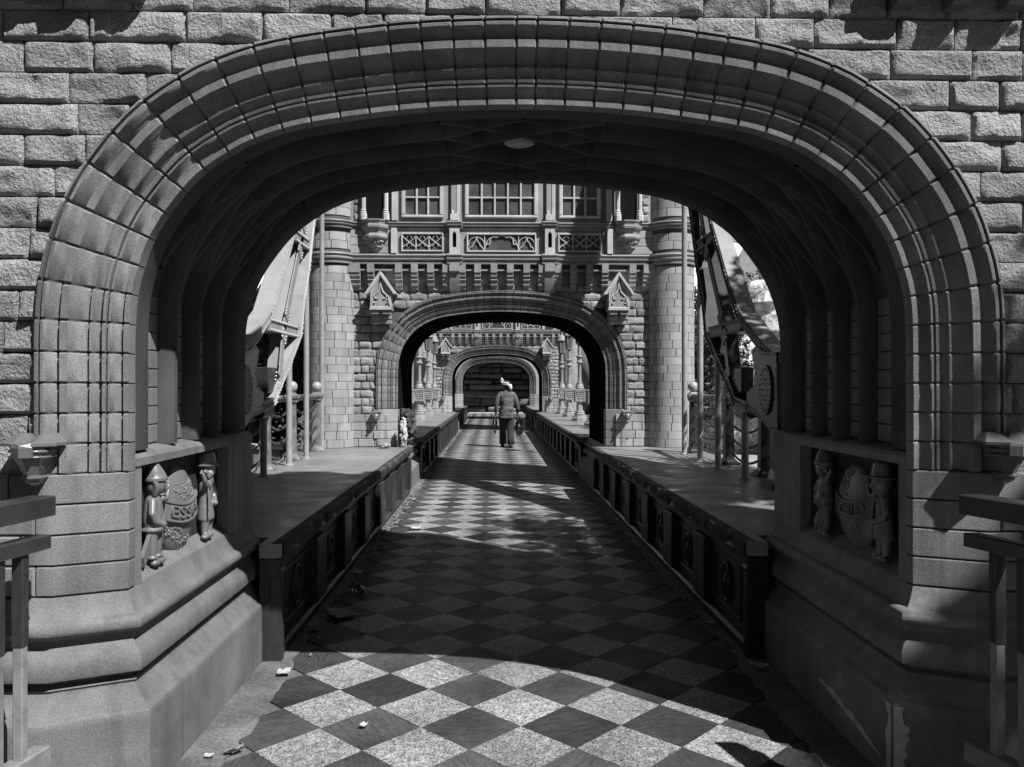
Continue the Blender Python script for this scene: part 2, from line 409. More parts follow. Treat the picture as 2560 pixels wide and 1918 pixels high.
def text_mesh(txt, size, ext, mat):
    c = bpy.data.curves.new('lettering', 'FONT'); c.body = txt; c.size = size; c.extrude = ext; c.align_x = 'CENTER'; c.align_y = 'CENTER'; c.resolution_u = 3
    o = bpy.data.objects.new('lettering_cage', c); COL.objects.link(o); dg = bpy.context.evaluated_depsgraph_get(); dg.update()
    res = bpy.data.meshes.new_from_object(o.evaluated_get(dg)); res.name = 'lettering'
    bpy.data.objects.remove(o); bpy.data.curves.remove(c); res.materials.clear(); res.materials.append(MATS[mat]); return res
# ================================================================ SETTING: ground, walkway, tiles
g = MB().add([(-700, -300, -.03), (700, -300, -.03), (700, 900, -.03), (-700, 900, -.03)], [(0, 1, 2, 3)])
tag(ob('ground', g, 'soil'), kind='structure')
pv = tag(ob('plaza_pavement', MB().add([(-14, -12, -.024), (14, -12, -.024), (14, 42, -.024), (-14, 42, -.024)], [(0, 1, 2, 3)]), 'mortar'), kind='structure')
slab = MB().box(-.445, .445, -.445, .445, -.02, 0, .004).mesh('paving_slab', 'paving')
for side in (1, -1):
    for i in range(7):
        for j in range(12):
            x = side * (3.15 + i * .9); y = 7.0 + j * .9
            ob('paving_slab', slab, None, pv, w=(x, y, 0))
wk = ob('walkway', MB().add([(-1.6, -6, 0), (1.6, -6, 0), (1.6, 46, 0), (-1.6, 46, 0)], [(0, 1, 2, 3)]), 'cement'); tag(wk, kind='structure')
A = .2195
def tile_mb(hw=A - .0016, t=.006):
    return [(hw, 0), (0, hw), (-hw, 0), (0, -hw)]
TM = {}
for nm, mt in (('l', 'tile_light'), ('d', 'tile_dark')):
    q = tile_mb(); v = [(x, y, 0) for x, y in q] + [(x * .995, y * .995, .006) for x, y in q]
    TM[nm] = MB().add(v, [(4, 5, 6, 7), (0, 1, 5, 4), (1, 2, 6, 5), (2, 3, 7, 6), (3, 0, 4, 7)]).mesh('floor_tile', mt)
cnt = 0; far = {'l': MB(), 'd': MB()}
for j in range(-7, 186):
    for i in range(-5, 6):
        if (i + j) % 2: continue
        x, y = i * A, 3.72 + j * A
        if y > 43.6: continue
        k = 'l' if i % 2 == 0 else 'd'
        if cnt < 300:
            ob('floor_tile', TM[k], None, wk, w=(x, y, .0015 + R.uniform(-.0006, .0006))); cnt += 1
        else:
            q = tile_mb(); far[k].add([(x + a, y + b, .0075) for a, b in q], [(0, 1, 2, 3)])
for k, mt in (('l', 'tile_light'), ('d', 'tile_dark')):
    tag(ob('far_tile_field', far[k], mt, wk), kind='stuff')
# ragged cement fillets along both sides of the tiled strip
for s in (-1, 1):
    m = MB(); ys = np.arange(2.0, 44, .045); rows = []
    for y in ys:
        e = 1.205 + .05 * noise.noise((y * 2.1, s * 5, 0)) + .035 * noise.noise((y * 9, s * 9, 3)) + .015 * noise.noise((y * 31, s, 7)) - .03 * math.exp(-((y - 3.5) / .7) ** 2)
        rows.append([(s * e, y, .0082), (s * (e + .03), y, .0105), (s * 1.32, y, .014 + .006 * noise.noise((y * 3, s, 1))), (s * 1.56, y, .016)])
    tag(ob('cement_margin', m.loft(rows, False), 'cement', smooth=True), kind='structure')

# ================================================================ raised decks with panelled kerbs
def deck(y0, y1, side, label, first=False):
    t = thing('raised_deck', label, 'platform', (side * 1.9, (y0 + y1) / 2, 0), 'raised decks beside the walkway')
    far_tower = y0 < 6
    M = lambda m: m if side > 0 else m.mirx()
    ya = y0 + .19 if far_tower else y0
    poly = [(1.262, y0), (1.384, y0), (1.384, ya), (2.64, ya), (2.64, y1), (1.262, y1)] if far_tower else [(1.262, y0), (2.64, y0), (2.64, y1), (1.262, y1)]
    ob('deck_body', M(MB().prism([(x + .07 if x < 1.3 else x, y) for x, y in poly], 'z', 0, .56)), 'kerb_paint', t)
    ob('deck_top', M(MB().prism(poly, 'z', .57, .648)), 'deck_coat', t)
    # chipped concrete nosing along the walkway
    rows = []; n = int((y1 - y0) / .035); rd = random.Random(int(y0 * 10) + side)
    for k in range(n + 1):
        y = y0 - .008 + (y1 - y0 + .008) * k / n; c = max(0, noise.noise((y * 3.7, side * 4, 2)) - .12) * .05 + rd.uniform(0, .004); c2 = max(0, noise.noise((y * 5.3, side * 7, 5)) - .1) * .05
        rows.append([(1.32, y, .651), (1.262 + c * .5, y, .6515 - c * .2), (1.248 + c, y, .644 - c), (1.246 + c2, y, .60), (1.256 + c2, y, .574 + c2 * .5), (1.29, y, .566)])
    m = MB().loft(rows, False)
    ob('nosing', M(m), 'concrete_edge', t, smooth=True, angle=30)
    ob('under_moulding', M(MB().prism([(1.33, .50), (1.31, .505), (1.31, .525), (1.29, .53), (1.285, .555), (1.275, .566), (1.34, .566)], 'y', y0 + .02, y1 - .02).xf(Matrix.Identity(4))), 'kerb_paint', t)
    ob('base_board', M(MB().prism([(1.34, 0.0), (1.285, 0.0), (1.285, .055), (1.30, .075), (1.34, .08)], 'y', y0 + .05, y1 - .02)), 'kerb_paint', t)
    if far_tower:
        m = MB().box(1.268, 1.384, y0 + .008, y0 + .07, 0, .47, .004)
        m.prism([(1.262, .565), (1.262, .545), (1.268, .53), (1.268, .515), (1.258, .50), (1.262, .485), (1.27, .47), (1.384, .47), (1.384, .565)], 'y', y0 + .002, y0 + .075)
        ob('end_post', M(m), 'kerb_paint', t)
    nb = max(1, round((y1 - y0) / 1.03)); step = (y1 - y0) / nb
    for k in range(nb):
        yc = y0 + .12 + (k + .5) * step * .985
        ob('pilaster', M(MB().box(1.272, 1.34, yc + step * .32, yc + step * .62 if k < nb - 1 else yc + step * .47, .076, .50, .006)), 'kerb_paint', t)
        if y0 < 20:
            p0, p1 = yc - step * .32, yc + step * .26; z0, z1 = .13, .45
            m = MB()
            for a in ((p0, p1, z0, z0 + .016), (p0, p1, z1 - .016, z1), (p0, p0 + .016, z0, z1), (p1 - .016, p1, z0, z1)): m.box(1.318, 1.333, *a, .003)
            pf = ob('panel_frame', M(m), 'kerb_paint', t)
            m = MB(); yc2 = (p0 + p1) / 2
            m.tube([(1.324, yc2 + .09 * math.cos(a), .29 + .115 * math.sin(a)) for a in np.linspace(0, 2 * PI, 21)[:-1]], .012, 6, closed=True)
            m.sphere((1.326, yc2, .29), .05, 10, 6, (.4, .8, 1.4))
            for q in (-1, 1):
                m.sphere((1.326, yc2 + q * .045, .29), .03, 8, 5, (.4, 1, 1)); m.sphere((1.326, yc2, .29 + q * .075), .022, 8, 5, (.4, 1, 1.3))
            ob('rosette', M(m), 'kerb_paint', pf, smooth=True)
    return t
Y1B, Y2F, Y2B, Y3F, Y3B, Y4F = 4.5, 11.2, 13.3, 26.0, 28.1, 34.8
deck(4.33, Y2F, -1, 'raised deck in sun and dapple left of the walkway, nearest to the camera')
deck(4.33, Y2F, 1, 'raised deck mostly in shade right of the walkway, nearest to the camera')
deck(Y2B, Y3F, -1, 'raised deck with lamp posts left of the walkway beyond the second tower')
deck(Y2B, Y3F, 1, 'raised deck with lamp posts right of the walkway beyond the second tower')
deck(Y3B, Y4F, -1, 'farthest raised deck left of the walkway behind the third arch')
deck(Y3B, Y4F, 1, 'farthest raised deck right of the walkway behind the third arch')

# ================================================================ NEAR GATE TOWER
Y0 = 2.83
gate = thing('gate_tower', 'stone gate tower with moulded arch and rough block wall that frames the view', 'tower', (0, 3.7, 0))
CLIP = .283
core = wall_core('wall', gate, Y0 + .138, Y1B, 2.75, 0, 3.35)
courses = [2.871 + .1134 * k for k in range(-15, 5)]
rb = random.Random(11)
nb = 0
for ci, (za, zb) in enumerate(zip(courses[:-1], courses[1:])):
    x = -2.75 + rb.uniform(.02, .2)
    xs = [-2.75]
    while x < 2.7:
        xs.append(x); x += rb.choice([.19, .22, .25, .28, .31, .35])
    xs.append(2.75)
    for a, b in zip(xs[:-1], xs[1:]):
        if b - a < .06: continue
        vis = -2.15 < a < 2.1
        m = rock_block(a + .002, b - .002, za + .002, zb - .002, Y0 + .105, ci * 13.7 + a * 5, .011 if vis else .03, .018, CLIP, edge=.005, lift=.009)
        if m is not None:
            ob('stone_block', m, 'rock_faced', core, smooth=True, angle=42); nb += 1
AO = -.015
arch = ob('moulded_arch', MORTAR_ARCH, None, gate, w=(0, Y0 - AO, 0))
for v in VOUSS: ob('voussoir', v, None, arch, w=(0, Y0 - AO, 0))
PX, PS = 1.478, 1.70
def mirror_pair(fn, name, mat, parent, **k):
    out = []
    for s in (1, -1):
        m = fn(s)
        if m is None: out.append(None); continue
        out.append(ob(name, m if s > 0 else m.mirx(), mat, parent, **k))
    return out
# smooth pier blocks between plinth and arch
zc = [.742, .852, .962, 1.072, 1.182]
for ci, (za, zb) in enumerate(zip(zc[:-1], zc[1:])):
    for s in (1, -1):
        je = 1.745 + (.07 if ci % 2 else .0) + rb.uniform(-.01, .02)
        if ci == 3: je = 1.86
        g_ = .0025
        pr = [(-.03, za + g_), (-.003, za + g_), (0, za + g_ + .004), (0, zb - g_ - .004), (-.003, zb - g_), (-.03, zb - g_)]
        m = sweep_plan([(PX, 3.05), (PX, 3.0), (PS, 2.895), (je - .004, 2.895), (je - .0035, 2.93)], pr)
        ob('pier_block', m if s > 0 else m.mirx(), 'dressed_stone', gate, smooth=True, angle=35)
        x = je
        while x < 2.75:
            xn = min(2.75, x + rb.choice([.18, .22, .27]))
            if xn - x > .03:
                m = flat_block(x + .0035, xn - .0035, za + g_, zb - g_, 2.895, .05)
                ob('pier_block', m if s > 0 else m.mirx(), 'dressed_stone', gate)
            x = xn
PLINTH = [(-.03, .742), (0, .738), (.004, .728), (.008, .712), (.017, .69), (.027, .670), (.033, .662), (.042, .660), (.054, .652), (.062, .638), (.063, .622), (.056, .609), (.042, .601), (.026, .598), (.016, .590), (.016, .578), (.024, .560), (.038, .543), (.052, .530),
          (.061, .514), (.064, .495), (.065, .468), (.062, .457), (.040, .450), (.022, .444), (.016, .436), (.022, .429), (.034, .425), (.039, .419), (.032, .410), (.034, .402), (.048, .386), (.066, .368), (.082, .348), (.092, .334), (.102, .329), (.108, .320), (.109, .30), (.110, .0)]
def pl(s): return sweep_plan([(PX, 4.47)] + [(PX, 4.47 - k * .21) for k in range(1, 7)] + [(PX, 3.0), (PS, 2.895), (2.2, 2.895), (2.75, 2.895)], PLINTH)
mirror_pair(pl, 'plinth', 'plinth_stone', gate, smooth=True, angle=40)
# passage lining: flush bands at both mouths, recessed middle with ribs
T126 = float(np.interp(1.255, CURVE[:len(_rs), 1], ARC[:len(_rs)]))
P0, P1 = 3.2, 4.25
lin = [(.003, 3.046), (.003, P0 - .03), (.012, P0 - .012), (.022, P0 - .008), (.03, P0), (.085, P0 + .012), (.085, P1 - .012), (.03, P1), (.022, P1 + .008), (.012, P1 + .012), (.006, P1 + .03), (.032, Y1B - .06), (.04, Y1B + .01), (.09, Y1B + .012)]
ts = list(np.linspace(T126, LTOT - T126, 130))
def crown(t, s, y):
    c = cpt(t, s); return (c[0], y, c[1] + .05 * max(0, c[3]) ** 4 * min(1, max(0, (y - 3.1) / 1.3)))
shell = ob('vault_shell', MB().loft([[crown(t, s, y) for s, y in lin] for t in ts], False), 'vault_stone_shaded', gate, smooth=True, angle=40)
def rib_path(pts, w, s0=.09, s1=.010, n=None):
    """pts: list of (t, y) on the vault; a stepped rib standing s1..s0 off the vault back"""
    dense = []
    for (a, b), (c, d) in zip(pts[:-1], pts[1:]):
        k = n or max(2, int(math.hypot(c - a, d - b) / .05))
        dense += [(a + (c - a) * i / k, b + (d - b) * i / k) for i in range(k)]
    dense.append(pts[-1]); rings = []
    for i, (t, y) in enumerate(dense):
        x, z, nx, nz = cpt(t, 0); a, b = dense[max(i - 1, 0)], dense[min(i + 1, len(dense) - 1)]
        dt, dy = b[0] - a[0], b[1] - a[1]; l = math.hypot(dt, dy); dt, dy = dt / l, dy / l
        tx, tz = nz, -nx                                     # tangent of the curve
        sd = Vector((tx * -dy, dt, tz * -dy))                # across the rib, within the surface
        nn = Vector((nx, 0, nz)); p = Vector((x, y, z + .05 * max(0, nz) ** 4 * min(1, max(0, (y - 3.1) / 1.3))))
        rings.append([p + nn * s0 - sd * w, p + nn * (s0 * .55) - sd * w * .9, p + nn * (s1 + .012) - sd * w * .55, p + nn * s1 - sd * w * .35, p + nn * s1 + sd * w * .35, p + nn * (s1 + .012) + sd * w * .55, p + nn * (s0 * .55) + sd * w * .9, p + nn * s0 + sd * w])
    return MB().loft(rings, False)
YK = [P0 + .2625 * k for k in (1, 2, 3)]
TC = LMID
for y in YK:
    for s in (0, 1):
        a, b = (T126, TC - .34) if s == 0 else (TC + .34, LTOT - T126)
        ob('vault_rib', rib_path([(a, y), (b, y)], .046, n=60), 'vault_stone_shaded', shell, smooth=True, angle=35)
Lx = .34; b1, b2, b3 = YK
def lat(pts, w=.03): ob('lattice_rib', rib_path([(TC + u, y) for u, y in pts], w), 'vault_stone_shaded', shell, smooth=True, angle=35)
for q in (-1, 1):
    lat([(0, b1), (q * Lx, b2), (0, b3)])
    lat([(q * Lx, b1), (q * Lx / 2, (b1 + b2) / 2)]); lat([(q * Lx, b3), (q * Lx / 2, (b3 + b2) / 2)])
    lat([(q * Lx, b1), (0, P0 + .02)]); lat([(q * Lx, b3), (0, P1 - .02)])
    lat([(0, b1), (q * Lx, P0 + .02)]); lat([(0, b3), (q * Lx, P1 - .02)])
    tc = q * 1.40; hz = .27
    ys = [P0 + .01] + YK + [P1 - .01]
    for i in range(4):
        ob('lattice_rib', rib_path([(TC + tc - hz, ys[i]), (TC + tc + hz, ys[i + 1])], .028), 'vault_stone_shaded', shell, smooth=True, angle=35)
        ob('lattice_rib', rib_path([(TC + tc - hz, ys[i + 1]), (TC + tc + hz, ys[i])], .028), 'vault_stone_shaded', shell, smooth=True, angle=35)
lf = ob('ceiling_light', MB().lathe([(.0, .0), (.058, 0), (.068, .004), (.072, .012), (.072, .03), (.0, .03)], 24, (0, b2 - .02, 2.626)), 'finial', gate, smooth=True, angle=30)
ob('lens', MB().lathe([(.0, -.004), (.03, -.003), (.046, .001), (.046, .01), (0, .01)], 20, (0, b2 - .02, 2.626)), 'pale_trim', lf, smooth=True)
# brick back of the tall wall panels, one brick per bay and course
ys = [P0] + YK + [P1]
for s in (1, -1):
    for b in range(4):
        z = 1.262
        for c in range(10):
            zt = z + .0775
            off = [0, .03][c % 2]
            m = flat_block(ys[b] + .026, ys[b + 1] - .026, z + .002, zt - .002, 1.549, .03, .003)
            m.v = [(p[1], p[0], p[2]) for p in m.v]
            ob('brick', m if s > 0 else m.mirx(), 'dressed_stone', shell); z = zt
# lower passage wall: strips, sill and the recessed relief field
RY0, RY1, RZ0, RZ1 = 3.11, 4.12, .742, 1.2
mirror_pair(lambda s: MB().box(PX + .002, PX + .1, 3.049, RY0, .735, 1.2), 'reveal_strip', 'dressed_stone', gate)
mirror_pair(lambda s: MB().box(PX + .002, PX + .1, RY1, Y1B + .005, .735, 1.2), 'reveal_strip', 'dressed_stone', gate)
mirror_pair(lambda s: MB().prism([(PX + .09, 1.195), (PX - .004, 1.195), (PX - .004, 1.225), (PX + .008, 1.24), (PX + .03, 1.25), (PX + .09, 1.262)], 'y', 3.052, Y1B + .004), 'sill', 'dressed_stone', gate)
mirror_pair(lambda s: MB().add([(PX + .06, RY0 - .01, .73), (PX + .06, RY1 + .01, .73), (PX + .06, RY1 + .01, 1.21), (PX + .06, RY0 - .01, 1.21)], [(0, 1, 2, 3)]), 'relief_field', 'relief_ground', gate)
mirror_pair(lambda s: MB().prism([(PX + .065, .80), (PX + .045, .785), (PX + .002, .748), (PX - .002, .735), (PX + .065, .73)], 'y', RY0, RY1), 'relief_ledge', 'plinth_stone', gate)
# upper body, overhang and corbels
ob('upper_body', MB().box(-2.75, 2.75, 2.86, 4.56, 3.345, 6.1), 'ashlar', gate)
mirror_pair(lambda s: MB().box(1.31, 2.79, 2.80, 2.96, 3.03, 3.34, .01), 'overhang', 'ashlar', gate)
for s in (1, -1):
    for k in range(7):
        x = (1.385 if s > 0 else 1.43) + k * .205
        if x > 2.7: continue
        m = MB().prism([(2.93, 2.895), (2.865, 2.897), (2.842, 2.915), (2.832, 2.94), (2.815, 2.955), (2.81, 3.04), (2.93, 3.04)], 'x', s * (x - .036), s * (x + .036))
        ob('corbel', m, 'bracket_stone', gate, smooth=True, angle=30)
for k in range(7):
    x = -2.6 + k * .8
    ob('merlon', MB().box(x - .22, x + .22, 2.86, 4.56, 6.1, 6.5), 'ashlar', gate)
# moulded shield brackets at the foot of the outer roll
UP = lambda m: m.xf(Matrix.Translation((0, 0, .10)))
def bracket(s):
    cx, cy = 1.752, 2.875; zo = .10
    b = ob('bracket', UP(MB().loft([[(s * (cx + x), y, z) for x, y in q] for q, z in (
        ([(-.028, cy + .03), (-.024, cy - .03), (0, cy - .046), (.024, cy - .03), (.028, cy + .03)], 1.085), ([(-.045, cy + .03), (-.038, cy - .045), (0, cy - .07), (.038, cy - .045), (.045, cy + .03)], 1.13),
        ([(-.058, cy + .03), (-.050, cy - .05), (0, cy - .082), (.050, cy - .05), (.058, cy + .03)], 1.15), ([(-.060, cy + .03), (-.052, cy - .055), (0, cy - .085), (.052, cy - .055), (.060, cy + .03)], 1.165),
        ([(-.066, cy + .03), (-.056, cy - .058), (0, cy - .088), (.056, cy - .058), (.066, cy + .03)], 1.19))], True, True)), 'bracket_stone', gate, smooth=True, angle=25)
    m = MB()
    for z, r in ((1.152, .004), (1.172, .006)): m.tube([(s * (cx - .072), cy, z), (s * (cx - .060), cy - .052, z), (s * cx, cy - .088, z), (s * (cx + .060), cy - .052, z), (s * (cx + .072), cy, z)], r, 6)
    ob('bead', UP(m), 'bracket_stone', b, smooth=True)
    m = MB()
    for q in (-1, 1):
        o = q * .043
        m.loft([[(s * (cx + o + dx), y, z) for dx, y in ((-.052, cy + .03), (-.052, cy - .04), (-.01 * q, cy - .085), (.052, cy - .04), (.052, cy + .03))] for z in (1.19, 1.20)]
               + [[(s * (cx + o + dx * .45), y, 1.232) for dx, y in ((-.052, cy + .03), (-.052, cy + .0), (-.01 * q, cy - .012), (.052, cy + .0), (.052, cy + .03))]], True, True)
    ob('cap', UP(m), 'bracket_stone', b)
    m = MB().loft([[(s * (cx + x), y, 1.152 + dz) for x, y, dz in pts] for pts in (
        [(-.034, cy - .082, 0), (0, cy - .102, 0), (.034, cy - .082, 0), (.03, cy - .05, 0), (-.03, cy - .05, 0)], [(-.036, cy - .084, .034), (0, cy - .104, .034), (.036, cy - .084, .034), (.03, cy - .05, .034), (-.03, cy - .05, .034)],
        [(-.030, cy - .08, .05), (0, cy - .102, .043), (.030, cy - .08, .05), (.03, cy - .05, .05), (-.03, cy - .05, .05)])], True, True)
    sh = ob('shield', UP(m), 'bracket_stone', b)
    ob('pendant', UP(MB().loft([[(s * (cx + x), y, z) for x, y in ((-h, cy + .03), (-h, cy - d * .6), (0, cy - d), (h, cy - d * .6), (h, cy + .03))] for h, d, z in ((.006, .01, 1.045), (.022, .03, 1.055), (.026, .035, 1.068), (.036, .046, 1.075), (.036, .046, 1.085))], True, True)), 'bracket_stone', b)
for s in (1, -1): bracket(s)

# plaster showing where the skin of the right plinth has broken away
rp = random.Random(8)
def patch(pts, n, nm='plaster_patch'):
    m = MB(); m.add(pts + [tuple(Vector(p) - Vector(n) * .006) for p in pts], [tuple(range(len(pts)))] + [(i, (i + 1) % len(pts), len(pts) + (i + 1) % len(pts), len(pts) + i) for i in range(len(pts))])
    ob(nm, m, 'plaster', gate)
fx = lambda x, e=0: (PX - .110 + (x - (PX - .110)) , 0)
def front_pt(u, z, lift=.0035):
    # along the splayed front face of the right plinth foot
    q = offset_path([(PX, 4.47), (PX, 3.0), (PS, 2.895), (2.75, 2.895)], .110 + lift); a, b = q[1], q[2]
    return (a[0] + (b[0] - a[0]) * u, a[1] + (b[1] - a[1]) * u, z)
def side_pt(y, z, lift=.0035): return (PX - .110 - lift, y, z)
zs_ = np.linspace(0, .312, 26); wv = lambda z, k: .5 + .5 * noise.fractal((z * 14, k, 0), 1, 2, 4)
patch([front_pt(.004, z) for z in zs_] + [front_pt(.05 + .17 * wv(z, 3) * (1 if z < .24 else .5), z) for z in zs_[::-1]], (-.4, -.9, 0))
patch([side_pt(2.948, z) for z in zs_] + [side_pt(2.956 + .05 * wv(z, 8), z) for z in zs_[::-1]], (-1, 0, 0))
yy_ = np.linspace(3.03, 3.6, 30)
patch([side_pt(y, .06 + .16 * (y - 3.0) + .02 * wv(y, 5)) for y in yy_] + [side_pt(y, .075 + .17 * (y - 3.0) + .05 * wv(y, 11) * math.sin(PI * (y - 3.03) / .57)) for y in yy_[::-1]], (-1, 0, 0))
# ================================================================ MIDDLE BRIDGE TOWER (built once, copied for the one behind it)
YB = 11.12
mid = thing('bridge_tower', 'ornate middle bridge tower with windows, round corner turrets and an arch', 'tower', (0, YB, 0), 'bridge towers over the walkway')
wall = wall_core('wall', mid, YB + .138, Y2B, 2.42, 0, 3.3)
rc = random.Random(21)
def side_course(za, zb, rough, seed):
    for s in (1, -1):
        x0 = 1.60
        xs = [x0, 1.80 + rc.uniform(-.04, .09), 1.97 + rc.uniform(0, .06), 2.22] if rc.random() < .6 else [x0, 1.88 + rc.uniform(-.06, .06), 2.22]
        for a, b in zip(xs[:-1], xs[1:]):
            if rough:
                m = rock_block(a + .004, b - .004, za + .004, zb - .004, YB + .105, seed + a * 9 + s, .02, .016, CLIP, edge=.008)
            else:
                m = flat_block(a + .004, b - .004, za + .004, zb - .004, YB + .085, .07)
            if m is not None: ob('stone_block', m if s > 0 else m.mirx(), 'rock_faced' if rough else 'ashlar', wall, smooth=rough, angle=42)
zz = [.65 + .1145 * k for k in range(21)]
for k in range(20):
    side_course(zz[k], zz[k + 1], k >= 4, k * 7.3)
for k in (17, 18, 19):                                  # blocks above the arch
    za, zb = zz[k] , zz[k + 1]
    x = -1.60
    while x < 1.6:
        xn = min(1.6, x + rc.choice([.2, .25, .3]))
        m = rock_block(x + .004, xn - .004, za + .004, zb - .004, YB + .105, k * 3 + x, .022, .014, CLIP, edge=.008)
        if m is not None and min(abs(x), abs(xn)) > .2 or (m is not None and za > 2.5): ob('stone_block', m, 'rock_faced', wall, smooth=True, angle=42)
        x = xn
ma = ob('moulded_arch', MORTAR_ARCH, None, mid, w=(0, YB - AO, 0))
for v in VOUSS: ob('voussoir', v, None, ma, w=(0, YB - AO, 0))
for s in (1, -1):                                       # pier foot blocks
    for k in range(4):
        za, zb = zz[k], zz[k + 1] if k < 3 else 1.18
        pr = [(-.03, za + .003), (-.005, za + .003), (0, za + .008), (0, zb - .008), (-.005, zb - .003), (-.03, zb - .003)]
        m = sweep_plan([(PX, YB + .4), (PX, YB + .17), (PS, YB + .066), (PS + .05 + .04 * (k % 2), YB + .066), (PS + .05 + .04 * (k % 2), YB + .12)], pr)
        ob('pier_block', m if s > 0 else m.mirx(), 'ashlar', mid)
ts2 = list(np.linspace(0.0, LTOT, 140))
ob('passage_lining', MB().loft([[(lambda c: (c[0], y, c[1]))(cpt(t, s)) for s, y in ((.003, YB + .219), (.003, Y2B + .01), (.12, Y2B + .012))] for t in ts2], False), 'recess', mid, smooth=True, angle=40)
mirror_pair(lambda s: sweep_plan([(PX, Y2B + .02), (PX, YB + .17), (PX, YB + .05)], [(d * 1.6, z * .88) for d, z in PLINTH if z < .74]), 'plinth', 'plinth_stone', mid, smooth=True, angle=40)
# round corner turrets with curved blocks
TX, TY, TR = 2.40, YB + .16, .33
def curved_block(ang, h):
    n = 5; r0, r1, b, e = TR - .03, TR, .0025, .0025 / TR
    def arc(r, i): return [(r * math.cos(-ang / 2 + i + (ang - 2 * i) * k / n), r * math.sin(-ang / 2 + i + (ang - 2 * i) * k / n)) for k in range(n + 1)]
    rings = []
    for z, r, i in ((0, r0, 0), (0, r1 - b, 0), (b, r1, e), (h - b, r1, e), (h, r1 - b, 0), (h, r0, 0)): rings.append([(x, y, z) for x, y in arc(r, i)])
    return MB().loft(rings, False)
AN = [.5, .72, .86]; CH = .1145
CB = [curved_block(a - .013, CH - .004).mesh('turret_block', 'ashlar') for a in AN]
for s in (1, -1):
    tu = ob('turret', MB().lathe([(TR - .012, .6), (TR - .012, 7.6), (TR + .05, 7.65), (TR + .05, 7.8), (.05, 9.0)], 32), 'mortar', mid, w=(s * TX, TY, 0))
    for k in range(33):
        z = .65 + CH * k
        if 3.19 < z + CH * .5 < 3.38 or 3.68 < z + CH * .5 < 3.80: continue
        a = -PI + .1 - rc.uniform(0, .5); 
        while a < .1:
            i = rc.choice([0, 1, 1, 2]); w_ = AN[i]
            o = ob('turret_block', CB[i], None, tu, w=(s * TX, TY, z + .002)); o.rotation_euler.z = a + w_ / 2
            a += w_
def ring_prof(z0, z1):
    h = z1 - z0; return [(0, z1 + .004), (.03, z1), (.075, z1 - .01), (.08, z1 - .2 * h), (.055, z1 - .35 * h), (.058, z1 - .45 * h), (.07, z1 - .5 * h), (.066, z1 - .6 * h), (.035, z1 - .7 * h), (.032, z1 - .8 * h), (.045, z1 - .85 * h), (.04, z0), (0, z0 - .004)]
for s in (1, -1):
    for z0, z1 in ((3.20, 3.35), (3.69, 3.795)):
        ob('turret_ring', MB().lathe([(TR - .01 + d, z) for d, z in ring_prof(z0, z1)], 40, (s * TX, TY, 0)), 'mid_trim', mid, smooth=True, angle=30)
YF = YB - .03                                           # front plane of the overhanging storey
def string(z0, z1, x0, x1, y=YF, nm='string_course'):
    ob(nm, MB().prism([(y + .06 - d, z) for d, z in ring_prof(z0, z1)], 'x', x0, x1), 'mid_trim', mid, smooth=True, angle=30)
for z0, z1 in ((3.205, 3.348), (3.692, 3.793)):
    string(z0, z1, -2.13, -.745); string(z0, z1, -.585, .585); string(z0, z1, .745, 2.13)
ob('overhang_wall', MB().box(-2.2, 2.2, YF + .04, YB + .3, 3.2, 7.4), 'mid_trim', mid)
ob('corbel_bed', MB().box(-2.15, 2.15, YB + .105, YB + .13, 2.88, 3.2), 'mid_trim', mid)
ob('corbel_lintel', MB().box(-2.15, 2.15, YB + .03, YB + .09, 3.11, 3.15, .008), 'mid_trim', mid)
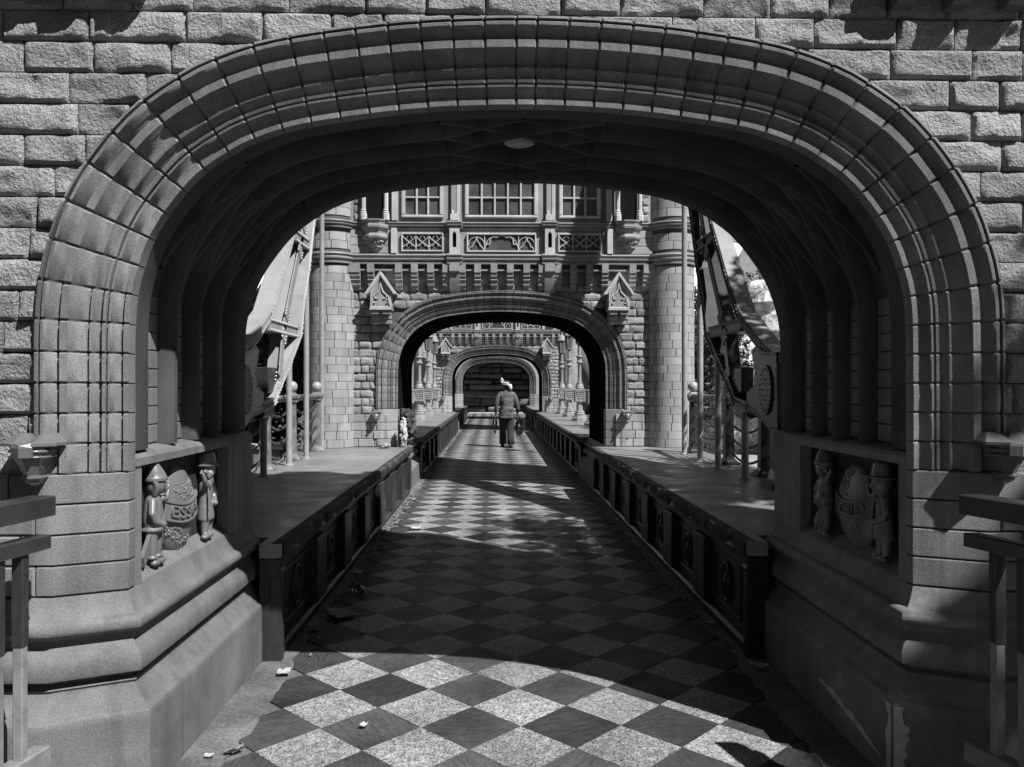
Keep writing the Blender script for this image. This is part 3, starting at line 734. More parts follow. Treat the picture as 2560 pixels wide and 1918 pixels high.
for s in (1, -1):
    for x in (.114, .342, .555, .785, .997, 1.222, 1.442, 1.83, 2.06):
        wd = .046 if x < 2 else .08
        p = [(YB + .1, 2.85), (YB + .07, 2.85), (YB + .055, 2.862), (YB + .052, 2.885), (YB + .03, 2.905), (YB + .022, 2.925), (YB + .028, 2.94), (YB + .005, 2.965), (YB - .004, 2.985), (YB + .002, 3.0), (YB - .022, 3.03), (YB - .028, 3.06), (YB - .024, 3.07), (YB - .045, 3.085), (YB - .047, 3.205), (YB + .1, 3.205)]
        ob('corbel', MB().prism(p, 'x', s * (x - wd), s * (x + wd)), 'mid_trim', mid, smooth=True, angle=25)
    # pilasters
    px = s * .664
    pi = ob('pilaster', MB().box(px - .07, px + .07, YF - .045, YF + .06, 3.34, 3.43, .003).box(px - .07, px - .026, YF - .045, YF + .06, 3.43, 3.66, .002).box(px + .026, px + .07, YF - .045, YF + .06, 3.43, 3.66, .002)
        .prism([(px - .028, 3.605), (px - .028, 3.69), (px + .028, 3.69), (px + .028, 3.605), (px + .016, 3.635), (px, 3.655), (px - .016, 3.635)], 'y', YF - .044, YF + .06).box(px - .0702, px + .0702, YF - .0448, YF + .06, 3.655, 3.69, .002), 'pale_trim', mid)
    ob('slot_shade_block', MB().box(px - .027, px + .027, YF + .0, YF + .05, 3.43, 3.66), 'recess', pi)  # near-black back paints the shade inside the opening
    for z0, z1 in ((3.205, 3.348), (3.692, 3.80)):
        ob('pilaster_band', MB().prism([(YF + .01 - d, z) for d, z in ring_prof(z0, z1)], 'x', px - .108, px + .108), 'mid_trim', pi, smooth=True, angle=30)
    m = MB().prism([(YB + .1, 2.80), (YB + .06, 2.81), (YB + .03, 2.86), (YB + .0, 2.95), (YB - .02, 3.0), (YB - .035, 3.08), (YB - .075, 3.10), (YB - .075, 3.21), (YB + .1, 3.21)], 'x', px - .07, px + .07)
    ob('pilaster_console', m, 'mid_trim', pi, smooth=True, angle=25)
    m = MB().box(px - .062, px + .062, YF - .05, YF + .05, 3.80, 3.89, .006)
    ob('pilaster_stub', m, 'pale_trim', pi)
    ob('finial', MB().lathe([(.0, 0), (.018, 0), (.02, .012), (.012, .02), (.022, .035), (.016, .05), (.0, .062)], 8, (px - .03, YF - .02, 3.89)), 'pale_trim', pi, smooth=True)
    ob('mullion_pier', MB().box(px - .05, px + .02, YF - .01, YF + .05, 3.89, 6.2, .006), 'mid_trim', mid)
    ob('mullion_pier', MB().box(px + .025, px + .07, YF - .015, YF + .05, 3.89, 6.2, .006), 'pale_trim', mid)
    ob('side_pilaster', MB().box(s * 1.465, s * 1.545, YF - .03, YF + .05, 3.345, 3.695, .004), 'pale_trim', mid)
    ob('side_pilaster', MB().box(s * 1.455, s * 1.535, YF - .03, YF + .05, 3.80, 6.2, .004), 'pale_trim', mid)
# pierced tracery panels
def bar(m, pts, r=.0085, y=None):
    y = YF + .012 if y is None else y
    rings = []
    P = [Vector((p[0], 0, p[1])) for p in pts]
    for i, p in enumerate(P):
        t = (P[min(i + 1, len(P) - 1)] - P[max(i - 1, 0)]).normalized(); nrm = Vector((-t.z, 0, t.x))
        rings.append([p + nrm * r + Vector((0, y + .025, 0)), p + nrm * r * .8 + Vector((0, y + .004, 0)), p + nrm * r * .25 + Vector((0, y - .004, 0)), p - nrm * r * .25 + Vector((0, y - .004, 0)), p - nrm * r * .8 + Vector((0, y + .004, 0)), p - nrm * r + Vector((0, y + .025, 0))])
    m.loft(rings, False)
def arcp(cx, cz, r, a0, a1, n=7): return [(cx + r * math.cos(math.radians(a0 + (a1 - a0) * k / n)), cz + r * math.sin(math.radians(a0 + (a1 - a0) * k / n))) for k in range(n + 1)]
def panel(x0, x1, z0, z1, kind):
    m = MB(); f = .02
    for a in ((x0 - f, x1 + f, z0 - f, z0), (x0 - f, x1 + f, z1, z1 + f), (x0 - f, x0, z0, z1), (x1, x1 + f, z0, z1)): m.box(a[0], a[1], YF - .008, YF + .045, a[2], a[3], .004)
    fr = ob('tracery_panel', m, 'pale_trim', mid)
    ob('panel_back', MB().box(x0 - .004, x1 + .004, YF + .034, YF + .046, z0 - .004, z1 + .004), 'window_glass', fr)
    m = MB(); h = z1 - z0
    if kind == 'net':
        c = (x1 - x0) / 3
        for i in range(3):
            a = x0 + i * c; b = a + c; mx = (a + b) / 2
            if i: bar(m, [(a, z0), (a, z1)], .009)
            bar(m, [(a, z1 - .01 * h), (a + .10 * c, z1 - .22 * h), (mx - .08 * c, z1 - .45 * h), (mx, z1 - .52 * h), (mx + .2 * c, z0 + .38 * h), (b, z0 + .2 * h)])
            bar(m, [(b, z1 - .01 * h), (b - .10 * c, z1 - .22 * h), (mx + .08 * c, z1 - .45 * h), (mx, z1 - .52 * h), (mx - .2 * c, z0 + .38 * h), (a, z0 + .2 * h)])
            bar(m, [(mx, z1), (mx - .12 * c, z1 - .12 * h), (mx - .2 * c, z1 - .26 * h)], .006); bar(m, [(mx, z1), (mx + .12 * c, z1 - .12 * h), (mx + .2 * c, z1 - .26 * h)], .006)
            for q in (-1, 1): bar(m, [(mx + q * .22 * c, z0 + .36 * h), (mx + q * .16 * c, z0 + .24 * h)], .006)
    else:
        c = (x1 - x0) * .245
        for q, (a, b) in ((-1, (x0, x0 + c)), (1, (x1 - c, x1))):
            mx = (a + b) / 2; bar(m, [(a, z0), (a, z1)] if q > 0 else [(b, z0), (b, z1)], .009)
            bar(m, arcp(mx, z0 + .35 * h, c * .5, 180, 30, 6), .008); bar(m, arcp(mx, z0 + .35 * h, c * .5, 0, 150, 6), .008)
            for e in (-1, 1): bar(m, [(mx, z1 - .02), (mx + e * .05 * c, z0 + .62 * h), (mx + e * .2 * c, z0 + .45 * h), (mx + e * .24 * c, z0 + .28 * h), (mx + e * .36 * c, z0 + .22 * h), (mx + e * .46 * c, z0 + .05 * h)], .009)
        a, b = x0 + c, x1 - c; mx = (a + b) / 2; w2 = (b - a) / 2
        pts = []
        for cx, cz, r, a0, a1 in ((-.80, .22, .2, 200, 60), (-.45, .62, .26, 190, 60), (0, .78, .28, 165, 15), (.45, .62, .26, 120, -10), (.80, .22, .2, 120, -20)): pts += arcp(mx + cx * w2, z0 + cz * h, r * h, a0, a1, 5)
        bar(m, pts, .011)
        bar(m, [(a + .02, z0 + .4 * h), (a + .25 * w2, z0 + .75 * h), (a + .6 * w2, z1 - .04 * h), (mx, z1 - .005)], .007); bar(m, [(b - .02, z0 + .4 * h), (b - .25 * w2, z0 + .75 * h), (b - .6 * w2, z1 - .04 * h), (mx, z1 - .005)], .007)
    ob('tracery', m, 'pale_trim', fr, smooth=True, angle=40)
panel(-1.385, -.84, 3.395, 3.615, 'net'); panel(.80, 1.365, 3.395, 3.615, 'net'); panel(-.475, .455, 3.392, 3.612, 'arch')
# mullioned windows
def window(x0, x1, n):
    z0, z1 = 3.885, 5.4; fw = .055
    m = MB()
    for a in ((x0 - fw, x1 + fw, z0 - .04, z0), (x0 - fw, x1 + fw, z1, z1 + fw), (x0 - fw, x0, z0, z1), (x1, x1 + fw, z0, z1)): m.box(a[0], a[1], YF - .012, YF + .045, a[2], a[3], .01)
    f = ob('window', m, 'pale_trim', mid)
    c = (x1 - x0) / n; rows = [z0, z0 + .245, z0 + .49, z0 + .735, z1]
    for i in range(1, n): ob('mullion', MB().box(x0 + i * c - .014, x0 + i * c + .014, YF - .004, YF + .04, z0, z1, .006), 'pale_trim', f)
    for zr in rows[1:-1]: ob('transom', MB().box(x0, x1, YF + .001, YF + .038, zr - .012, zr + .012, .005), 'pale_trim', f)
    for i in range(n):
        for a, b in zip(rows[:-1], rows[1:]): ob('pane', MB().box(x0 + i * c, x0 + (i + 1) * c, YF + .028, YF + .042, a, b), 'window_glass', f)
window(-.47, .44, 5); window(-1.35, -.875, 3); window(.845, 1.32, 3)
# colonnette niches on bracketed polygonal feet
for s in (1, -1):
    cx = s * 1.765
    h8 = [(0, 3.36), (.02, 3.36), (.05, 3.39), (.095, 3.44), (.12, 3.475), (.125, 3.50), (.15, 3.52), (.185, 3.55), (.19, 3.575), (.175, 3.60), (.155, 3.61), (.16, 3.64), (.185, 3.67), (.2, 3.69), (.205, 3.72), (.185, 3.735), (.19, 3.76), (.21, 3.785), (.21, 3.80), (0, 3.80)]
    ft = ob('niche_foot', MB().lathe(h8, 8, (cx, YF + .045, 0), PI / 8), 'mid_trim', mid)
    m = MB(); rr = random.Random(5)
    for k in range(60):
        a = rr.uniform(PI, 2 * PI); z = rr.uniform(3.43, 3.51); r = .09 + (z - 3.43) * .6
        m.sphere((cx + r * math.cos(a), YF + .045 + r * math.sin(a), z), .014, 5, 4)
    ob('leaf_carving', m, 'pale_trim', ft, smooth=True)
    for q in (-1, 1):
        ob('colonnette', MB().lathe([(.052, 3.80), (.052, 3.87), (.045, 3.89), (.05, 3.90), (.036, 3.92), (.042, 3.935), (.033, 3.95), (.033, 5.6)], 8, (cx + q * .155, YF - .04, 0), PI / 8), 'pale_trim', mid)
    ob('niche_shade_block', MB().box(cx - .12, cx + .12, YF - .02, YF + .05, 3.80, 5.6), 'recess', mid)  # solid near-black block painted as the shade of an open niche
    for k in range(8): 
        for a, b in ((1.96, 2.06),):
            ob('stone_block', rock_block(s * a if s > 0 else -b, s * b if s > 0 else -a, 3.80 + k * .1145, 3.91 + k * .1145, YF + .03, k + s, .02, .014, None), 'rock_faced', wall, smooth=True, angle=42)
    for k in range(3):
        for a, b in ((1.56, 1.80), (1.80, 2.12)):
            ob('stone_block', flat_block(min(s * a, s * b) + .003, max(s * a, s * b) - .003, 3.352 + k * .113, 3.352 + (k + 1) * .113 - .006, YF + .022, .05), 'ashlar', wall)
# gabled niches
for s in (1, -1):
    cx = s * 1.645 - .03; yf = YB - .15; hw = .145
    gn = ob('gabled_niche', MB().prism([(cx - hw, 2.565), (cx + hw, 2.565), (cx + hw, 2.80), (cx, 3.02), (cx - hw, 2.80)], 'y', yf + .02, YB + .12), 'mid_trim', mid)
    m = MB()
    for q in (-1, 1):
        a = [(cx, 3.085), (cx + q * .215, 2.775), (cx + q * .185, 2.765), (cx, 3.03)]
        m.prism(a, 'y', yf - .03, YB + .1)
        a = [(cx, 3.055), (cx + q * .205, 2.762), (cx + q * .165, 2.772), (cx, 3.0)]
        m.prism(a, 'y', yf - .012, YB + .1)
    ob('gable_roof', m, 'pale_trim', gn)
    m = MB(); y = yf + .006
    bar(m, [(cx - hw + .012, 2.58), (cx - hw + .012, 2.80), (cx, 2.995), (cx + hw - .012, 2.80), (cx + hw - .012, 2.58)], .014, y); bar(m, [(cx - hw, 2.583), (cx + hw, 2.583)], .016, y)
    for q in (-1, 1):
        bar(m, [(cx, 2.97), (cx + q * .012, 2.86), (cx + q * .03, 2.80), (cx + q * .07, 2.765), (cx + q * .105, 2.74), (cx + q * .118, 2.68), (cx + q * .12, 2.62)], .011, y)
        bar(m, arcp(cx + q * .055, 2.735, .03, 90 - q * 20, 90 - q * 220, 6), .009, y); bar(m, arcp(cx + q * .085, 2.672, .026, 90 - q * 10, 90 - q * 200, 6), .009, y)
    ob('niche_tracery', m, 'pale_trim', gn, smooth=True, angle=40)
    ob('niche_sill', MB().box(cx - hw - .008, cx + hw + .008, yf - .006, YB + .1, 2.55, 2.572, .004), 'pale_trim', gn)
    m = MB()
    for q in (-1, 1):
        for k in range(3): m.box(cx + q * .075 - .058, cx + q * .075 + .058, yf + .02 + .065 * k, YB + .1, 2.552 - .062 * (k + 1), 2.552 - .062 * k - .003, .01)
    ob('niche_corbel', m, 'mid_trim', gn)
    m2 = MB().prism([(cx - hw + .01, 2.555), (cx + hw - .01, 2.555), (cx + hw - .03, 2.37), (cx - hw + .03, 2.37)], 'y', yf + .1, YB + .1)
    ob('niche_bracket', m2, 'mid_trim', gn)
    # grotesque head at the arch foot
    hx = s * 1.755
    hd = ob('carved_head', MB().sphere((hx, YB + .0, 1.075), .05, 10, 8, (1, 1.1, 1.1)), 'bracket_stone', mid, smooth=True)
    ob('carved_ear', MB().sphere((hx - .045, YB + .0, 1.1), .02, 6, 5).sphere((hx + .045, YB, 1.1), .02, 6, 5).box(hx - .07, hx + .07, YB - .02, YB + .09, 1.125, 1.15, .01).box(hx - .02, hx + .02, YB - .075, YB - .03, 1.04, 1.075, .012), 'bracket_stone', hd)
ob('upper_body', MB().box(-2.2, 2.2, YB + .3, Y2B - .02, 3.3, 7.4), 'ashlar', mid)
ob('parapet', MB().box(-2.3, 2.3, YF - .05, YF + .2, 7.4, 7.9), 'ashlar', mid)
index_kids()
far_t = copy_tree(mid, None, (0, 14.8, 0))
far_t['label'] = 'smaller looking third tower with an arch, seen through the middle tower beyond the walking person'
# last arch: same moulded ring set in a plain block wall
YE = 34.9
last = thing('arch_wall', 'farthest stone arch, its left jamb sunlit, nested inside the third arch', 'arch', (0, YE, 0))
wall_core('wall', last, YE + .118, YE + 1.5, 3.0, 0, 5.2, 'ashlar')
la = ob('moulded_arch', MORTAR_ARCH, None, last, w=(0, YE - AO, 0))
for v in VOUSS: ob('voussoir', v, None, la, w=(0, YE - AO, 0))
for s in (1, -1):
    for k in range(10):
        za, zb = .1 + k * .108, .1 + (k + 1) * .108
        pr = [(-.03, za + .003), (0, za + .008), (0, zb - .008), (-.03, zb - .003)]
        m = sweep_plan([(PX, YE + 1.0), (PX, YE + .17), (PS, YE + .066), (PS + .2, YE + .066)], pr)
        ob('pier_block', m if s > 0 else m.mirx(), 'ashlar', last)
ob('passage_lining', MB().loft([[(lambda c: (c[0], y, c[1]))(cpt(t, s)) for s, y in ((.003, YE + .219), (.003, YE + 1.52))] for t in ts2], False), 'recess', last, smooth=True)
# ================================================================ suspension chains between the near gate and the middle tower
LOW = [(5.6, 1.25), (6.55, 1.21), (6.84, 1.31), (7.62, 1.40), (7.72, 1.50), (8.10, 1.74), (8.62, 2.10), (8.76, 2.50), (8.98, 2.85), (9.22, 3.41), (10.0, 5.05), (11.05, 7.3)]
UPP = [(5.6, 1.70), (6.62, 1.70), (6.85, 1.78), (7.10, 1.90), (7.56, 2.14), (7.92, 2.52), (8.26, 2.92), (8.50, 3.20), (9.25, 4.55), (10.2, 6.3), (11.05, 7.75)]
def along(poly, u):
    P = [Vector(p) for p in poly]; L = [0]
    for a, b in zip(P[:-1], P[1:]): L.append(L[-1] + (b - a).length)
    d = u * L[-1]
    for i in range(len(P) - 1):
        if d <= L[i + 1] + 1e-9:
            f = (d - L[i]) / (L[i + 1] - L[i]); p = P[i].lerp(P[i + 1], f); t = (P[i + 1] - P[i]).normalized(); return p, t
    return P[-1], (P[-1] - P[-2]).normalized()
def chord(poly, xi, xo, lip, hh, up):
    """box chord with raised channel lips on its inner face; poly is its inner line, up = +1 when the plate lies on the upper side"""
    rings = []
    for i, p in enumerate(poly):
        a, b = Vector(poly[max(i - 1, 0)]), Vector(poly[min(i + 1, len(poly) - 1)]); t = (b - a).normalized(); nn = Vector((-t.y, t.x)) * up
        p = Vector(p); rows = [(xi, 0), (xi, hh * .22), (xi + lip, hh * .26), (xi + lip, hh * .46), (xi, hh * .5), (xi, hh * .6), (xi + lip * .7, hh * .64), (xi + lip * .7, hh * .86), (xi - lip * .5, hh * .9), (xi - lip * .5, hh), (xo, hh), (xo, 0)]
        rings.append([(x, p.x + nn.x * h, p.y + nn.y * h) for x, h in rows])
    return MB().loft(rings, True, True)
def chain(s):
    lab = 'grey suspension chain with riveted chords left of the walkway, sunlit on its inner side' if s < 0 else 'dark suspension chain with riveted end plate right of the walkway, shade painted into its inner side'
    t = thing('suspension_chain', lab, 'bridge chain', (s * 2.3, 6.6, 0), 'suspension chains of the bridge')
    mt = 'chain_paint' if s < 0 else 'chain_paint_dark_shade'  # right chain carries its shade as a darker copy of the paint
    xi, xo = 2.2, 2.36; M = lambda m: m if s > 0 else m.mirx()
    lo = ob('lower_chord', M(chord(LOW, xi, xo, .012, .085, -1)), mt, t)
    up = ob('upper_chord', M(chord(UPP, xi, xo, .012, .085, 1)), mt, t)
    ob('top_plate', M(chord(UPP, xi + .01, xo + .012, 0, .093, 1)), 'chain_paint', t)
    # level ties between the chords, with posts, cross plates and braces in the fields between them
    TZ = [2.08, 3.1, 4.3, 5.7]; pairs = []
    def yat(poly, z): 
        q = [p for p in poly if p[0] > 6.6]; return float(np.interp(z, [p[1] for p in q], [p[0] for p in q]))
    nodes = [(Vector((7.68, 1.48)), Vector((7.52, 1.46)))]
    for z in TZ:
        a, b = yat(UPP, z), yat(LOW, z); nodes.append((Vector(((a + b) / 2, z)), Vector((b - a, 0))))
        m = MB().box(xi + .002, xo - .02, a + .02, b - .01, z + .035, z + .06).box(xi + .002, xo - .02, a + .02, b - .01, z - .06, z - .035).box(xi + .012, xi + .03, a + .02, b - .01, z - .036, z + .036)
        ob('tie', M(m), 'chain_paint_dark_shade' if s > 0 else 'chain_paint', t)
        pairs.append((a, b, z))
    for i in range(len(TZ)):
        p, q = nodes[i][0], nodes[i + 1][0]; d = (q - p).normalized(); e = Vector((-d.y, d.x))
        if i == 0: p = Vector((7.86, 1.56))
        ob('post', M(MB().prism([tuple(v) for v in (p + e * .05, p - e * .05, q - e * .05, q + e * .05)], 'x', xi + .012, xi + .026)), mt, t)
        ob('cross_plate', M(MB().prism([tuple(v) for v in (p + e * .012, p - e * .012, q - e * .012, q + e * .012)], 'x', xi + .03, xo - .012)), mt, t)
        a, b, z = pairs[i]; c = Vector((b - .02, z - .03)); c0 = Vector((yat(LOW, max(1.5, z - .75)), max(1.5, z - .75))) if i else Vector((7.72, 1.5))
        ob('back_plate', M(MB().prism([tuple(v) for v in (p + e * .0, q, q + Vector((.0, -.02)) + e * -.16, p + e * -.16)], 'x', xo - .03, xo - .015)), mt, t)
        for f in (.14, .86):
            c = p.lerp(q, f); pts = [c + e * .085 + d * .06, c - e * .085 + d * .06, c - e * .085 - d * .06, c + e * .085 - d * .06]
            ob('gusset', M(MB().prism([tuple(v) for v in pts], 'x', xi + .004, xi + .012)), mt, t)
    ob('foot_box', M(MB().box(xi + .03, xo - .01, 7.5, 7.84, 1.44, 1.68, .01)), 'chain_paint_dark_shade', t)
    # stout end plate with an oval boss where the chords meet
    pts = [(6.42, 1.14), (6.60, 1.13), (6.9, 1.24), (7.2, 1.34), (7.22, 1.44), (7.02, 1.50), (6.98, 1.62), (7.08, 1.82), (6.95, 1.86), (6.8, 1.80), (6.62, 1.78), (6.45, 1.78)]
    ep = ob('end_plate', M(MB().prism(pts, 'x', xi - .012, xo + .01)), mt, t)
    ob('end_boss', M(MB().prism([(6.68 + .15 * math.cos(a), 1.47 + .21 * math.sin(a)) for a in np.linspace(0, 2 * PI, 25)[:-1]], 'x', xi - .03, xi)), 'chain_paint_dark_shade', ep)
    m = MB()
    for a in np.linspace(0, 2 * PI, 25)[:-1]: m.sphere((xi - .031, 6.68 + .12 * math.cos(a), 1.47 + .18 * math.sin(a)), .009, 6, 4)
    for a in np.linspace(0, 2 * PI, 11)[:-1]: m.sphere((xi - .031, 6.68 + .055 * math.cos(a), 1.47 + .09 * math.sin(a)), .009, 6, 4)
    for i, p in enumerate(pts):
        q = pts[(i + 1) % len(pts)]; k = max(1, int(math.hypot(q[0] - p[0], q[1] - p[1]) / .06))
        for j in range(k):
            y, z = p[0] + (q[0] - p[0]) * j / k, p[1] + (q[1] - p[1]) * j / k; m.sphere((xi - .013, y + (6.8 - y) * .06, z + (1.5 - z) * .06), .008, 6, 4)
    for poly, sg in ((LOW, -1), (UPP, 1)):
        P, L = poly, 0
        for a, b in zip(P[1:-1], P[2:]):
            k = max(2, int(math.hypot(b[0] - a[0], b[1] - a[1]) / .055)); tt = Vector((b[0] - a[0], b[1] - a[1])).normalized(); nn = Vector((-tt.y, tt.x)) * sg
            for j in range(k):
                y, z = a[0] + (b[0] - a[0]) * j / k, a[1] + (b[1] - a[1]) * j / k
                m.sphere((xi + .006, y + nn.x * .01, z + nn.y * .01), .0095, 6, 4)
                if j < 3: m.sphere((xi - .006, y + nn.x * .078, z + nn.y * .078), .0095, 6, 4)
    for i in range(len(TZ)):
        p, q = nodes[i][0], nodes[i + 1][0]; d = (q - p).normalized(); e = Vector((-d.y, d.x))
        for z in (.14, .86):
            c = p.lerp(q, z)
            for u in (-1, 1):
                for v in (-.04, 0, .04): w_ = c + e * .068 * u + d * v; m.sphere((xi + .003, w_.x, w_.y), .011, 6, 4)
        a, b, z = pairs[i]
        for k in range(int((b - a - .1) / .06)):
            for zz_ in (-.047, .047): m.sphere((xi + .001, a + .07 + k * .06, z + zz_), .0105, 6, 4)
    r = ob('rivet_heads', M(m), 'rivet', t, smooth=True); r['kind'] = 'stuff'
    # saddle stool under the end of the chain
    ob('saddle_block', M(MB().box(xi + .0, xo, 7.26, 7.62, 1.21, 1.37, .02)), 'chain_paint_dark_shade', t)
    ob('end_stool', M(MB().loft([[(2.3 + x * k, 6.60 + y * k, z) for x, y in ((-1, -1), (1, -1), (1, 1), (-1, 1))] for z, k in ((.65, .15), (.68, .15), (.72, .10), (.8, .085), (1.2, .085))], True, True)), 'chain_paint_dark_shade', t)
    return t
for s in (-1, 1): chain(s)
# hanger pipes
hang = {-1: [(-2.30, 7.60), (-2.32, 8.62), (-2.33, 9.45), (-2.40, 10.62)], 1: [(2.20, 7.30), (2.22, 8.25), (2.25, 9.08), (2.27, 9.92)]}
words = ['first', 'second', 'third', 'fourth']
def chain_z(y):
    ys_ = [p[0] for p in LOW]; return float(np.interp(y, ys_, [p[1] for p in LOW]))
for s in (-1, 1):
    for k, (x, y) in enumerate(hang[s]):
        z1 = chain_z(y) - (.1 if k == 0 else .0); ln = .032 if s < 0 else .034
        sd_ = 'left' if s < 0 else 'right'
        t = thing('hanger_pipe', f'{words[k]} hanger pipe from the camera standing on the {sd_} deck', 'pipe', (x, y, .65), 'hanger pipes under the chains')
        ob('pipe', MB().tube([(0, 0, 0), (0, 0, (z1 - .65) * .5), (0, 0, z1 - .65)], ln, 14), 'pipe_paint', t, smooth=True, angle=40, w=(x, y, .65))
        ob('foot_flange', MB().lathe([(ln + .02, 0), (ln + .02, .008), (ln + .004, .014), (ln, .03)], 14), 'pipe_paint', t, smooth=True, angle=40, w=(x, y, .648))
# chain fences with ball topped posts along the outer edge of the near decks
def link_chain(m, a, b, sag, pitch=.034):
    a, b = Vector(a), Vector(b); L = (b - a).length; n = max(4, int((L + sag * sag * 2.6 / L) / pitch)); P = []
    for k in range(n + 1):
        u = k / n; p = a.lerp(b, u); p.z -= 4 * sag * u * (1 - u); P.append(p)
    for k in range(n):
        c = (P[k] + P[k + 1]) / 2; t = (P[k + 1] - P[k]).normalized(); sd_ = t.cross(Vector((0, 0, 1))); sd_ = sd_.normalized() if sd_.length > 1e-4 else Vector((1, 0, 0)); up = sd_.cross(t)
        if k % 2: sd_, up = up, sd_
        m.tube([c + t * (.024 * math.cos(q)) + sd_ * (.0135 * math.sin(q)) for q in np.linspace(0, 2 * PI, 9)[:-1]], .0052, 4, closed=True)
POSTY = {-1: [6.1, 7.15, 8.15, 9.2, 10.5], 1: [6.50, 7.48, 8.62, 10.15]}
for s in (-1, 1):
    X = s * 2.44
    t = thing('chain_fence', 'weathered post and chain fence with ball finials along the ' + ('left deck edge' if s < 0 else 'right deck edge in shade'), 'fence', (X, 8, .65), 'chain fences of the decks')
    Z = .65
    for k, y in enumerate(POSTY[s]):
        p = ob('post', MB().loft([[(X + x * h, y + yy * h, Z + z) for x, yy in ((-1, -1), (1, -1), (1, 1), (-1, 1))] for h, z in ((.098, 0), (.098, .018), (.085, .03), (.07, .05), (.055, .06), (.050, .08), (.042, .66))], True, True), 'post_paint' if s < 0 else 'chain_paint_dark_shade', t)  # right-hand posts are coloured dark to stand for shade
        ob('post_cap', MB().loft([[(X + x * h, y + yy * h, Z + z) for x, yy in ((-1, -1), (1, -1), (1, 1), (-1, 1))] for h, z in ((.044, .655), (.06, .67), (.06, .70), (.075, .715), (.078, .745), (.05, .755), (.04, .775), (.02, .785))], True, True), 'post_paint', p)
        ob('ball_finial', MB().sphere((X, y, Z + .845), .068, 18, 12), 'finial', p, smooth=True)
    for a, b in zip(POSTY[s][:-1], POSTY[s][1:]):
        ob('top_rail', MB().box(X - .045, X + .045, a + .06, b - .06, 1.355, 1.40, .01).box(X - .03, X + .03, a + .06, b - .06, 1.33, 1.356, .005), 'post_paint', t)
        for z in (.62, .48, .33, .17):
            m = MB(); link_chain(m, (X, a + .05, Z + z), (X, b - .05, Z + z), .10)
            ob('chain', m, 'iron', t, smooth=True)

# ================================================================ lamp posts on the second pair of decks
def lamp():
    t = thing('lamp_post', '', 'lamp post', (0, 0, 0), 'lamp posts on the second decks')
    ob('base', MB().lathe([(.0, 0), (.20, 0), (.20, .07), (.17, .085), (.165, .12), (.13, .135), (.145, .165), (.14, .19), (.12, .20), (.125, .235), (.11, .25), (0, .25)], 8, rot=PI / 8), 'lamp_iron', t)
    ob('stem', MB().lathe([(.085, .24), (.08, .30), (.07, .44), (.09, .46), (.09, .47)], 8, rot=PI / 8), 'lamp_iron', t)
    pl_ = ob('plaque', MB().box(-.135, .135, -.10, .10, .46, .76, .02).box(-.15, .15, -.115, .115, .745, .78, .008), 'lamp_iron', t)
    m = MB()
    for a in ((-.12, .12, .48, .50), (-.12, .12, .72, .74), (-.12, -.10, .5, .72), (.10, .12, .5, .72)): m.box(a[0], a[1], -.116, -.10, a[2], a[3], .003)
    m.prism([(-.085, .70), (-.06, .70), (.0, .53), (-.02, .53)], 'y', -.114, -.10)
    for z in (.55, .60, .65): m.box(-.02, .085, -.112, -.10, z, z + .022, .003)
    ob('plaque_relief', m, 'lamp_iron', pl_)
    ob('urn', MB().lathe([(.085, .78), (.11, .80), (.10, .86), (.075, .92), (.085, .935), (.06, .95), (.065, .97), (.045, .985)], 14), 'lamp_iron', t, smooth=True, angle=35)
    ob('column', MB().lathe([(.05, .98), (.046, 1.40), (.055, 1.42), (.085, 1.435), (.085, 1.455), (.06, 1.48), (.06, 1.55), (.095, 1.575), (.095, 1.60), (.045, 1.62), (.045, 1.88)], 14), 'lamp_iron', t, smooth=True, angle=35)
    ln = ob('lantern', MB().lathe([(.05, 1.87), (.08, 1.885), (.085, 1.90), (.125, 2.27)], 6), 'lantern_glass', t)
    m = MB()
    for k in range(6):
        a = 2 * PI * k / 6; m.tube([(.087 * math.cos(a), .087 * math.sin(a), 1.895), (.127 * math.cos(a), .127 * math.sin(a), 2.27)], .009, 5)
    m.lathe([(.09, 1.895), (.095, 1.91), (.08, 1.92)], 6)
    ob('lantern_frame', m, 'lamp_iron', ln)
    ob('lantern_cap', MB().lathe([(.15, 2.26), (.15, 2.29), (.12, 2.32), (.105, 2.38), (.06, 2.42), (.03, 2.45), (.02, 2.52), (0, 2.53)], 12), 'lamp_iron', t, smooth=True, angle=30)
    return t
lp = lamp(); index_kids()
LY = [17.5, 20.2, 22.9, 25.3]; lw = ['nearest', 'second', 'third', 'farthest']; first = True
for s in (-1, 1):
    for k, y in enumerate(LY):
        o = lp if first else copy_tree(lp); first = False
        o.location = (s * 2.0, y - (0 if s < 0 else .6), .648); o['label'] = f'{lw[k]} lamp post with square plaque on the ' + ('left' if s < 0 else 'right') + ' deck past the middle tower'
        WP[o.name] = Vector(o.location)

